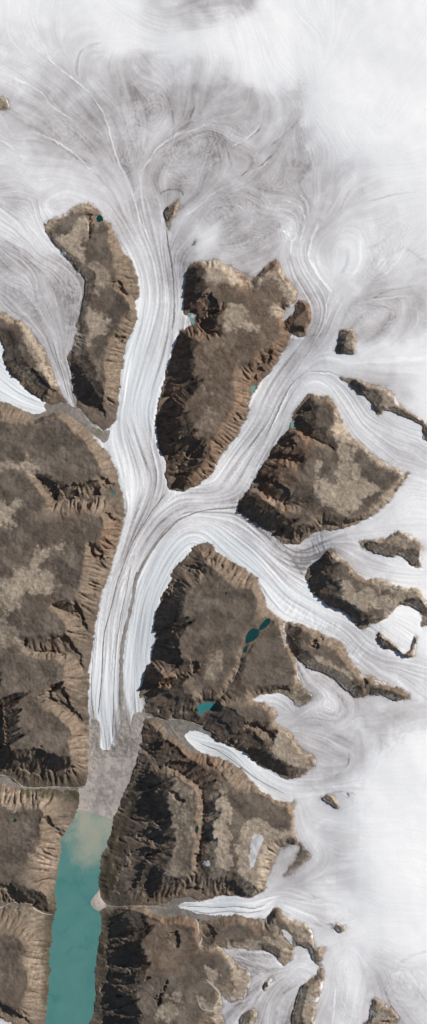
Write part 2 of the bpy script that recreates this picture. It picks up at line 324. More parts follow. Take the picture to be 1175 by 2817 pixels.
# base level owners, first hit wins -------------------------------------------
BASE = [
    ('fjord', FJORD),
    ('outwash', "I 380,330 400,260 450,200 470,160 540,150 600,150 650,150 690,120 700,160 640,330 590,430 565,462 550,455 500,435 440,420 390,414 370,422"),
    ('debris', "G 700,820 655,830 640,890 628,850 605,800 592,860 577,975 560,990 553,965 540,1003 510,1008 490,985 492,900 470,850 440,860 400,900 420,1074 I 400,300 455,230 470,165 540,155 640,155 720,120 760,0 G 760,850"),
    ('west_gravel', "E 215,205 245,185 300,185 345,205 375,220 410,250 450,300 500,325 540,330 525,375 505,385 450,345 400,300 350,262 300,240 235,250 150,275 90,240 -180,210 -180,170 0,183 60,200 120,235 190,245 225,225"),
    ('creek_gravel', "I -180,215 20,225 80,275 150,305 250,290 395,290 430,270 440,310 380,330 250,315 120,320 -180,300"),
    ('g_trunk', "C 480,160 600,110 720,60 800,90 815,230 880,260 940,330 905,400 960,720 900,800 E 880,0 850,300 850,600 810,645 790,672 740,742 690,822 655,880 620,960 588,1050 G 585,155 560,260 540,340 515,430 505,520 500,640 492,750 470,850 480,1020 380,1000 380,0 E 480,1000 540,800 540,500 490,340 540,260 C 540,1074 620,750 600,560 540,350"),
    ('g_loop', "F 1180,640 1040,560 960,560 700,400 560,130 480,130 400,230 330,420 200,640 150,690 120,705 230,500 340,250 390,130 440,70 500,45 580,45 650,70 760,160 900,290 1040,330 1180,420"),
    ('g_northeast', "D 385,350 480,300 560,470 610,560 660,560 640,700 610,830 560,870 D 580,940 F 500,45 440,70 390,130 340,250 230,500 120,705 0,720 E 960,735 880,772 800,850 740,930 690,1020 668,1074 G 678,130 660,220 640,330 612,440 597,540 590,640 590,740 592,860 577,1000 480,1020 470,850 492,750 500,640 505,520 515,430 540,340 560,260 585,155 E 588,1050 620,960 655,880 690,822 740,742 790,672 820,630 900,600 F 0,520 160,250 230,50 D 380,740 510,700 470,600 400,470"),
    ('g_icefall', "F 120,705 150,680 200,740 400,870 560,790 760,740 900,650 1180,480 1180,720 1060,800 940,820 740,880 720,900 850,950 1180,1000 1180,1150 900,1100 H 760,180 600,30 475,150 460,130 F 350,960 240,850 150,770"),
    ('g_southeast', "E 1029,720 F 60,712 120,705 150,770 240,850 350,960 460,1030 H 500,180 560,260 700,370 800,400 900,380 1000,560 1180,600 1180,880 1000,740 760,640 660,500 360,370 280,300 200,180 F 130,1000 30,930 0,880 E 960,920 G 800,300 760,440 730,560 720,700 690,850 655,830 640,890 628,850 605,800 590,740 590,640 597,540 612,440 640,330 660,220 678,130 E 668,1074 690,1020 740,930 800,850 880,772 960,735"),
    ('g_west_lobe', "A -180,900 200,960 C 300,120 240,210 300,340 420,480 360,800 350,900 E 375,225 320,190 200,-40 C 200,820 100,690 -180,640"),
    ('g_white_tongue', "C -180,740 40,800 30,900 E 240,195 225,240 150,265 -180,185"),
    ('g_side', "G 905,945 930,915 1000,925 H 60,965 200,1030 J 240,180 370,250 520,250 700,230 760,260 740,320 600,320 440,362 300,350 190,260 100,190 0,150 G 950,985"),
    ('g_south', "L 240,205 290,175 500,160 650,110 760,150 880,90 1074,60 M 200,90 300,150 480,200 560,330 400,330 230,340 100,290 0,250 L 1000,240 900,280 830,300 700,275 560,270 360,250"),
    ('side_gravel', "G 640,830 700,800 760,820 850,850 960,865 1074,920 H 60,960 0,935 G 1000,925 940,915 910,930 912,955 950,985 1074,1025 H 60,1070 100,1100 J 150,190 240,290 340,345 300,360 0,180 G 1000,1060 880,1000 800,900 740,850 680,840"),
    ('south_gravel', "I 500,860 715,870 780,850 860,840 920,825 970,840 L 430,160 360,170 290,180 240,205 280,225 360,245 480,262 600,250 720,260 830,280 900,260 890,320 400,320 350,300 I 830,950 740,920 500,915"),
    ('g_hook', "H 215,750 300,715 420,750 480,800 540,740 440,640 420,540 500,590 700,740 780,900 600,1000 450,980 320,900 300,800"),
    ('g_cirque', "H 860,370 890,340 940,285 990,290 1030,330 1050,400 1020,450 990,470 970,520 900,480 850,440 830,400"),
    ('g_pink', "L 500,505 880,515 1000,600 M 100,480 220,560 280,660 100,850 40,1100 40,1250 L 540,1250 540,900 700,880 760,700"),
]
BASE = [(k, "D 385,350 480,300 560,470 610,560 660,560 640,700 610,830 560,870 580,940 F 500,45 440,70 390,130 340,250 230,500 120,705 0,720 E 960,735 880,772 800,850 740,930 690,1020 668,1074 G 678,130 660,220 640,330 612,440 597,540 590,640 590,740 592,860 577,1000 480,1020 470,850 492,750 500,640 505,520 515,430 540,340 560,260 585,155 E 588,1050 620,960 655,880 690,822 740,742 790,672 820,630 900,600 F 0,520 160,250 230,50 D 380,740 510,700 470,600 400,470" if k == 'g_northeast' else s) for k, s in BASE]

# flow lines of the ice ------------------------------------------------------
FLOW = """A 170,0 160,120 220,260 350,390 450,470 530,600 570,740 650,920 680,1060 C 700,230 760,400 780,560 760,700 700,900 650,1074 E 650,250 700,400 750,550 720,680 650,830 590,1000 G 560,150 520,350 500,600 480,800 520,1000 I 480,300
C 590,290 660,420 685,560 650,740 610,850 590,1000 E 590,200 540,340 600,560 630,720 590,900
C 815,180 840,400 858,520 858,650 830,850 760,1060 E 740,250 770,400 800,560 780,660
C 600,150 700,330 750,560 720,720 670,900 630,1074 E 620,250 680,420 720,600 660,760
A -100,330 60,380 200,450 300,550 380,610 500,700
A 0,500 100,580 250,680 380,770 500,860 560,980
A -60,560 20,560 60,660 150,650
A 0,700 80,745 200,740 320,760
A 0,820 150,850 250,840 400,900 520,950
A 0,900 100,880 200,960 380,960 500,1000
A 390,600 460,720 540,860 620,1000
A 600,100 560,300 600,500 640,700 680,900
A 380,380 385,290 420,240 500,205 600,200
A 380,380 420,440 470,500
A 750,430 800,460 830,540 855,600 840,670
A 960,380 960,480 940,580 860,670 770,740 700,840 690,900 C 720,100
A 1060,540 980,590 880,650 780,730
A 1074,640 980,660 880,720 800,820
B 380,400 440,500 440,580 400,650 320,740 200,840 60,930 0,970 A 1020,960 920,1050 C 880,250
B 0,620 60,700 40,830 -20,950
B 130,720 220,800 120,900 30,950
B 440,620 470,720 500,820 420,900 480,990 490,1060 D 480,200 450,300 470,400 530,520 580,640 540,760 450,900 350,1074 F 300,300 180,450 80,600
D 200,60 330,110 440,120 470,200 440,300 400,360 440,480 500,600
D 370,140 420,160 440,230 400,300
D 540,200 500,320 530,450 600,540 580,660
D 60,60 140,130 180,190 100,230 0,290
D 0,360 100,360 220,310 330,280
C 860,330 920,250 1000,100 D -20,10
C 910,420 940,350 1060,330 D 120,330
B 850,850 700,900 650,1000 D 640,150 540,250
B 1074,920 880,960 720,1020 D 640,150
B 500,830 520,950 500,1050 D 500,150
D 730,280 750,400 700,480 640,540 600,560
D 660,270 700,260 740,300 740,400 680,480
D 950,270 830,400 720,540 640,580 590,660
D 1074,480 900,510 750,540 660,600 580,720
D 920,680 900,620 820,610 740,640 690,700
D 1000,560 1060,700 960,800 860,840
D 760,850 860,750 930,640
D 1074,870 850,880 680,900 560,890 480,960 400,1074
D 1074,1010 960,970 800,940 650,930
F 1074,540 940,500 800,380 700,240 620,120 540,60 460,80 400,150 340,280 240,480 150,640 0,680 E 900,680 780,760 700,880 630,1030 G 600,180 560,400 540,700 550,950
F 1074,480 900,380 780,260 700,140 600,60 500,45
F 1074,620 990,600 930,660 820,760 640,850 500,940 400,930 280,830 140,730 0,720
F 1074,800 960,810 800,830 640,860
F 1074,1040 900,980 760,930 640,890 560,900
H 1074,640 900,580 760,520 660,420 500,330 380,260 280,150 200,60 100,-20 F 0,800 E 900,800 800,900 740,1000 G 680,250 640,500 630,700 640,850
H 1074,740 900,640 740,560 660,480 400,340 310,250 250,170 F 130,980 0,850
H 1074,150 900,130 760,110 640,30
H 440,600 480,680 540,750 500,780 420,840 330,870
H 220,755 300,735 380,770 420,830
H 560,830 640,870 680,780 600,680 500,610
H 700,740 720,830 640,880 540,870
H 1000,800 850,830 740,840
H 700,1000 620,960 480,900
J 900,310 760,300 640,290 540,310 420,330 300,290 200,210 100,110 0,80 G 1000,970 930,940
J 740,60 760,150 720,250 600,290
J 430,370 450,460 480,560 520,640 420,760 250,850 100,860 0,880 I 900,890
J 900,900 720,850 550,870 400,830 300,840 150,880 0,900
J 760,770 560,840 380,790
J 480,460 600,510 760,510
J 320,900 450,960 600,1000
J 290,780 340,660 420,590
L 540,510 700,560 850,620 1000,660 1074,640 M 100,620 200,680
L 800,1074 860,900 960,760 1074,690 M 100,640
L 560,900 700,860 850,760
M 350,1074 400,800 400,600 480,520 560,560 600,700 580,860
M 250,1000 330,800 350,600 420,500
M 220,360 270,460 330,490 450,430 600,400
M 640,620 720,760 850,980
M 1074,520 900,620 700,560
M 1074,880 950,700 860,740 900,800
M 640,840 620,700 560,560
C 0,180 100,270 180,380 300,420 390,520 380,700 330,850 E 340,40 360,200
C 0,290 80,340 150,430 190,620 270,740 300,880 E 330,60
C 0,480 60,520 150,600 190,640
C 230,200 200,100 300,30
C 60,660 150,720 220,820 E 300,100 350,200
E 0,70 100,150 230,210
E 0,150 100,200 220,230
B 1074,0 800,300 600,500
B 700,700 500,500 300,200
A 900,130 800,150 600,60""".strip().split('\n')

# bright and dark lines lying on the ice: (line, half width, strength; + = bright, - = dirty)
LINES = [
    ("A 170,190 250,300 370,400 440,460 510,560 550,690 590,820 640,920 685,1060 C 705,230 750,330", 3, .55),
    ("A 60,380 200,455 250,520 380,610", 3, .45), ("A 150,650 260,690 380,770 440,830 500,860", 3.5, .55),
    ("A 1060,600 960,640 880,660 780,730 730,800 695,850", 3.5, .6), ("A 380,380 385,290 420,240 500,210", 5, -.35),
    ("A 150,60 165,120 250,300", 4, .25), ("A 0,690 80,745", 3, .5), ("A 690,870 700,980 715,1060", 3, .4),
    ("A 380,760 470,850 560,960 600,1060", 5, -.22), ("A 600,400 600,560 640,700 690,860", 8, -.12),
    ("C 820,235 830,320 845,400 855,470 858,560 858,650 850,720", 3, -.75), ("C 910,370 900,440 898,540 900,640", 2.5, -.35),
    ("C 700,460 712,560 700,700 668,820 640,940", 2, -.4), ("C 850,690 820,780 790,880 760,980 740,1060", 4, -.35),
    ("C 870,740 850,820 830,900 790,1000 760,1074", 3.5, .5), ("E 740,200 735,300 740,400 760,480", 2.5, -.45), ("E 765,250 752,300 748,400", 3, .4),
    ("E 630,300 640,400 690,540 700,640", 2.2, -.3), ("E 660,260 680,400 740,540 735,640 650,770", 2.2, -.3), ("E 600,420 610,520 625,640 640,700", 4, .4),
    ("B 440,540 450,580 400,640 300,720", 4, -.3), ("B 470,600 480,700 500,780 520,840", 3, .35), ("B 140,890 60,930 0,970 A 1000,1000 900,1070", 3, .55),
    ("B 250,620 180,690 110,720", 3, .5), ("B 290,800 200,850 100,900", 3, .45), ("B 440,960 480,1000 490,1074", 4, .5),
    ("D 370,95 440,120 470,170 470,230 440,300", 2.5, .6), ("D 370,140 420,160 440,220 420,290", 2.5, .55), ("D 380,180 420,200 425,260 400,310", 2.5, .55), ("D 350,240 390,265 405,310 400,360", 3, .6),
    ("D 395,385 410,450 450,520 490,590 505,640", 3, .65), ("D 540,200 500,300 490,370 530,450 600,545", 5, .5), ("D 560,480 600,540 580,600 570,680 540,760 500,830", 3, .4),
    ("D 530,880 590,870 680,900 760,890 900,880 1074,870", 7, .55), ("D 740,280 740,400 700,470", 8, .35), ("D 680,330 680,400 650,460", 8, -.25),
    ("D 920,690 920,650 880,620 820,610", 5, -.2), ("D 1000,560 900,570 750,600", 3, .4), ("D 640,570 580,680 480,860 380,960", 3, .35), ("D 630,580 560,740 450,880", 2, -.3),
    ("F 650,70 580,50 500,48 440,75 395,130 370,190 300,330", 2.4, .6), ("F 640,60 560,40 480,50 420,90 375,150 310,300 220,480", 2.2, -.45),
    ("F 360,150 300,280 200,440 100,580", 2.2, .45), ("F 330,180 230,370 120,530 30,640", 2, -.3), ("F 420,130 370,230 320,360 240,490 180,610", 2.4, -.25),
    ("F 470,110 540,90 620,140 700,250 780,350 880,430", 9, .25), ("F 0,722 60,714 140,706", 3.4, -.8), ("F 150,710 220,780 300,850 370,910 440,1000 470,1060", 6, -.35),
    ("F 140,745 240,840 350,950 440,1030", 2.5, .4), ("F 600,880 690,880 730,890 745,910", 3, .4), ("F 400,930 460,930 560,880 600,870", 6, -.25),
    ("E 1029,700 930,700 840,740 760,820 700,900 640,1000", 2.5, -.35), ("E 1029,670 920,680 830,720 740,820 680,920", 2.5, .4), ("E 800,690 720,800 650,930 610,1050", 2.2, .4),
    ("E 860,700 780,770 720,850 660,960 630,1060 G 600,250 575,400 555,560 545,720 540,860", 2.2, -.35),
    ("G 640,100 620,230 595,340 575,470 565,600 560,720 558,860 555,960", 2, -.55), ("G 620,130 590,300 560,450 540,620 530,800 525,950", 3, .35),
    ("G 480,380 465,500 455,620 450,740 460,830", 2.2, -.4), ("G 560,100 530,220 500,340 480,470 470,640 470,760", 3, .3),
    ("G 640,560 620,680 620,780 635,850", 2.5, -.45), ("G 740,80 680,240 650,420", 3, .25),
    ("H 250,170 290,250 360,330 480,385 600,440", 3, -.3), ("H 0,30 150,140 280,280 400,350 560,410 650,460", 8, -.1),
    ("H 560,830 620,820 660,790 640,740 580,700", 7, -.25), ("H 460,600 520,690 560,740 530,790 440,840", 4, .3), ("H 440,590 470,650 540,740", 5, -.25), ("H 690,740 725,760 720,830", 4, -.2),
    ("J 720,330 700,320 640,318 560,330", 3, -.5), ("J 0,90 100,140 180,210 260,270 340,310", 3, -.3), ("J 0,70 120,120 220,200 320,270 420,310", 4, .35), ("J 690,120 680,190 620,240", 4, -.3),
    ("L 400,240 520,243 640,225 760,235 860,215 960,150", 6, .7), ("L 420,206 560,212 680,205 800,218 900,190", 3, -.45), ("L 340,190 480,190 640,180 800,190 900,150 1000,130", 5, .6), ("L 350,240 460,256 600,243 760,250 880,240", 3, -.35),
    ("F 160,715 250,790 350,880 430,960 500,990", 24, -.30), ("F 440,1010 540,960 620,900 700,850", 34, -.26), ("F 100,712 160,712 230,770", 12, -.25), ("E 1029,712 940,725 860,775 780,860 720,960 680,1040", 5, -.3), ("E 810,650 760,715 700,800 650,890", 4, -.25),
    ("H 560,400 660,470 760,530 860,590 1000,660", 26, -.10), ("J 800,100 700,200 560,250 450,280", 20, -.12), ("H 700,1000 620,930 540,880 470,880", 24, -.14), ("J 560,480 640,620 520,740 420,790", 30, -.10),
    ("G 520,120 500,250 480,400 465,560 455,700", 6, -.16), ("G 600,120 575,280 550,440 535,600 530,760", 5, -.16), ("E 700,640 660,760 620,880 590,1000", 6, -.15), ("E 900,690 820,740 740,830 690,930 650,1040", 5, -.18), ("F 300,200 220,340 140,480 60,590", 6, -.15),
    ("G 545,850 538,940 532,1003", 2.5, -.6), ("G 500,780 497,900 492,985", 2.5, -.5), ("G 575,800 568,900 563,985", 2.5, -.5), ("G 515,880 512,960 508,1005", 1.6, -.4), ("G 640,700 645,800 640,885", 2.5, -.4),
    ("G 600,200 590,330 570,470 555,600", 1.6, .35), ("G 700,150 660,300 640,420", 1.6, -.2), ("G 720,300 690,450 670,600 650,760", 2, -.22), ("G 680,400 655,560 640,680", 2, .25),
    ("A 250,690 330,745 400,800", 5, -.2), ("A 860,600 850,680 780,740 720,800", 4, -.25), ("A 960,420 968,470 950,550 930,600", 3, -.3), ("A 820,440 832,500 850,560 855,620", 3, -.3), ("B 90,740 110,820 60,900", 4, -.25),
    ("B 260,630 200,680 130,720", 3, -.3), ("B 320,760 230,830 120,880", 3, -.3), ("D 0,130 60,115 140,120 180,160", 2.5, .3), ("D 0,60 120,70 300,100", 2.5, .2), ("B 700,930 670,980 640,1040", 3, -.3), ("B 1040,940 880,965 760,1000", 3, -.22),
    ("D 860,380 960,330 1060,390", 6, -.2), ("D 780,330 850,300 900,250", 5, -.2), ("D 1000,510 880,540 800,580", 4, -.2), ("A 790,960 830,935 890,940 910,970", 4, -.4), ("A 600,1000 660,960 690,900", 2, .3),
    ("M 0,130 150,150 250,150 200,110 290,145", 3, -.35), ("M 0,240 100,270 180,320 300,340 400,335", 5, -.3), ("M 0,190 150,250 280,310", 5, .4),
    ("M 395,800 385,950 370,1074", 2.5, .55), ("M 450,640 470,800 460,930", 6, -.12), ("M 560,560 600,700 570,880", 6, -.12), ("M 850,700 840,760 900,790", 4, -.2),
    ("L 560,530 680,570 800,620 900,640", 3, .3), ("L 800,690 960,760 1074,680", 4, -.15), ("L 600,960 760,900 860,850", 3, -.2), ("M 0,850 120,780", 5, -.3),
    ("M 870,620 960,570 1074,530", 6, -.25), ("M 680,650 740,790 850,990", 8, -.15), ("M 970,780 1074,920", 5, -.2),
    ("C 0,290 60,310 120,370 200,430 250,430", 5, -.15), ("C 120,540 190,630 230,700 270,760", 4, .35), ("C 350,350 420,480 400,640 380,720", 3, -.25), ("C 260,740 290,860 E 330,60 350,180", 3, .35), ("C 0,560 80,640 180,660", 4, .2),
    ("C 300,340 240,270", 3.5, .8), ("C 380,446 410,468", 3, .8), ("D 395,770 420,765 470,770", 5, .5),
]

TONE = """50,10,.15 150,40,.2 300,50,.06 430,20,.4 490,10,.95 600,8,.8 660,50,.1 800,50,0 1000,60,0 380,60,.3 560,40,.35
50,130,.35 130,110,.4 200,110,.3 310,110,.12 450,110,.05 560,110,0 700,130,0 850,150,0 1040,150,0 470,70,.25
50,200,.38 150,190,.45 225,200,.5 245,150,.4 300,180,.62 350,200,.68 420,180,.45 500,190,.5 550,170,.35 620,190,.15 690,200,.05 740,230,.5 900,230,0
30,270,.6 120,260,.7 200,270,.6 300,260,.78 380,260,.92 450,270,.82 520,270,.72 600,250,.8 650,270,.75 700,280,.25 750,280,.7 800,290,.08 950,270,0 1050,250,0
30,330,.45 120,320,.72 200,330,.85 300,330,.82 405,330,.25 380,350,.6 480,330,.9 560,320,.9 615,350,.4 650,340,.7 690,350,.3 740,350,.82 800,350,.12 900,350,.03 1050,350,.02
30,390,.35 120,390,.55 200,380,.75 300,400,.82 400,390,.85 500,390,.95 560,380,.85 600,400,.5 650,400,.7 700,400,.55 760,400,.82 830,400,.4 890,400,.25 920,430,.35 1000,400,.04
50,450,.4 120,455,.3 180,455,.38 230,450,.45 280,470,.4 350,460,.75 420,460,.85 500,460,.85 600,460,.85 700,460,.9 760,470,.75 830,450,.55 900,450,.45 960,440,.15 1040,440,.06
50,520,.65 120,500,.45 260,500,.35 330,520,.6 380,530,.65 500,530,.7 600,520,.85 700,520,.85 760,520,.65 840,500,.5 900,490,.35 980,500,.25 1050,500,.15
30,580,.16 90,580,.22 130,560,.4 60,560,.3 330,580,.55 400,580,.6 440,570,.6 515,590,.1 600,580,.75 680,570,.8 725,570,.35 730,610,.3 800,570,.6 860,540,.55 900,570,.35 970,570,.45 1050,560,.2
30,640,.75 100,620,.3 160,640,.55 370,640,.4 430,640,.7 560,640,.65 650,640,.7 690,680,.85 750,640,.55 790,660,.15 830,620,.5 870,610,.1 890,640,.12 955,600,.25 960,660,.45 1040,620,.35
30,700,.5 90,680,.75 170,700,.8 390,700,.35 440,700,.65 750,690,.6 800,690,.2 850,720,.3 880,710,.15 950,700,.65 1010,690,.2 1050,710,.45 720,740,.8
20,760,.5 60,740,.85 120,760,.75 180,760,.85 400,760,.3 440,760,.6 790,740,.55 850,760,.55 900,740,.6 960,760,.75 1040,740,.6
110,820,.7 160,820,.85 390,820,.25 420,820,.5 780,810,.6 830,820,.6 920,790,.85 960,820,.8 1040,820,.6
140,880,.75 370,880,.2 400,880,.5 740,880,.6 790,870,.55 860,905,.1 920,905,.1 1000,900,.1 1050,880,.2
10,970,.1 50,990,.1 160,940,.6 360,960,.2 385,980,.35 690,960,.55 750,930,.6 790,970,.25 840,950,.3 900,930,.6 950,940,.7 1020,960,.45 1050,930,.2
80,1020,.05 180,1010,.6 340,1020,.25 375,1030,.2 650,1020,.45 710,1000,.5 740,1000,.35 880,1010,.3 930,1060,.35 1000,1010,.5 1060,1010,.1
330,1090,.3 370,1100,.45 630,1080,.4 690,1070,.5 930,1100,.3 960,1110,.5 1010,1060,.2 1050,1080,.3
320,1150,.3 350,1160,.55 400,1170,.5 600,1130,.35 660,1120,.5 990,1150,.55 1050,1150,.5
330,1210,.2 370,1220,.55 400,1210,.4 570,1190,.4 620,1180,.55 1050,1210,.25
330,1270,.4 370,1270,.6 430,1260,.55 500,1260,.6 560,1250,.5 600,1260,.55 950,1300,.35 1040,1260,.15
325,1320,.3 380,1300,.75 430,1310,.55 520,1330,.3 580,1290,.75 630,1320,.75 880,1340,.45 960,1310,.25 1040,1310,.15
310,1380,.35 360,1360,.65 400,1400,.25 450,1360,.25 560,1330,.2 620,1370,.15 680,1380,.75 730,1400,.85 790,1370,.8 850,1380,.35 900,1410,.45 1040,1360,.3
290,1440,.35 330,1440,.6 380,1440,.15 630,1410,.12 690,1450,.2 740,1430,.75 850,1420,.5 900,1440,.3 960,1450,.4 1030,1450,.15
275,1520,.3 305,1520,.55 360,1520,.15 690,1500,.25 740,1520,.3 790,1530,.12 900,1500,.2 1020,1480,.1
260,1600,.3 290,1600,.5 340,1600,.12 760,1570,.4 820,1580,.3 880,1600,.5 1000,1570,.1 1010,1600,.1 1060,1600,.1
250,1680,.3 280,1680,.35 330,1680,.2 770,1690,.6 900,1640,.35 960,1650,.5 1030,1680,.4 940,1690,.5
245,1740,.3 270,1740,.25 320,1740,.25 700,1745,.1 800,1720,.75 760,1720,.5 840,1760,.6 960,1740,.4 1050,1740,.35
260,1800,.15 325,1790,.35 700,1780,.45 760,1790,.5 800,1760,.75 830,1780,.2 880,1760,.65 960,1800,.65 1020,1790,.55
500,1860,.1 540,1870,.2 750,1860,.65 820,1830,.6 900,1830,.5 960,1850,.5 1050,1870,.35
600,1920,.25 630,1940,.15 850,1920,.55 900,1900,.5 950,1930,.35 1050,1930,.2
690,1990,.3 740,2000,.25 800,1980,.5 840,1980,.4 900,1970,.15 940,1980,.5 1040,2000,0
760,2050,.45 800,2060,.4 850,2060,.35 900,2060,.25 1050,2060,0 780,2100,.35
800,2120,.48 850,2130,.45 900,2130,.25 1000,2130,0
700,2170,.75 730,2150,.6 770,2180,.6 850,2190,.6 830,2160,.45 920,2190,.15 1020,2200,0
680,2230,.7 730,2220,.5 800,2240,.35 860,2220,.3 900,2240,.25 1000,2240,.1
470,2280,.35 540,2270,.15 620,2270,.2 700,2270,.15 760,2270,.25 850,2280,.12 920,2290,.15 1000,2290,.15 1050,2290,.05
800,2330,.6 850,2330,.4 950,2330,.15 1050,2340,.1
590,2390,.75 640,2400,.8 690,2400,.75 720,2380,.6 740,2430,.2 790,2400,.65 850,2380,.3 920,2390,.2 1040,2370,.15
700,2440,.5 760,2420,.4 840,2430,.4 880,2420,.05 950,2420,.45 1000,2430,.5 1050,2440,.35
640,2500,.8 680,2480,.6 720,2490,.7 820,2490,.6 850,2480,.4 880,2480,.05 960,2470,.75 1000,2500,.55 1050,2480,.35
600,2560,.75 680,2550,.8 740,2540,.7 830,2550,.55 880,2540,.5 860,2560,.3 1000,2540,.65 1050,2550,.4"""

ZICE = """260,2060,.05 300,1800,.12 330,1500,.18 370,1300,.22 380,1000,.32 420,800,.42 420,620,.54 350,450,.66 300,200,.76 600,1250,.24 720,1000,.36 850,800,.58 900,600,.68 1000,300,.82 600,1420,.24 800,1600,.38 950,1750,.58 1100,1850,.68 820,1520,.38 950,1480,.62 1150,1450,.68 900,1050,.52 1100,1250,.64 530,2040,.3 700,2140,.5 850,2190,.64 1000,2200,.76 430,2490,.2 560,2490,.36 740,2480,.56 900,2480,.68 1050,2400,.78 100,2150,.1 0,2140,.14 100,1140,.36 0,1090,.46 250,1190,.31 195,1140,.37 150,960,.62 230,880,.68 60,700,.73 100,600,.74 200,2300,0 200,2500,0 180,2700,0 160,2900,0 250,2250,0 720,1920,.56 770,1750,.64 850,1900,.7 620,2620,.66 700,2700,.7 850,2750,.72 400,1990,.2 1100,2700,.78 1000,1000,.66 1000,900,.68 1150,1150,.7 600,700,.66 700,600,.7 0,300,.74 600,100,.82 1100,50,.86 1100,2100,.8 1040,1700,.68 0,2400,.3 0,2700,.4 40,2790,.5 800,2550,.7 950,2800,.74"""

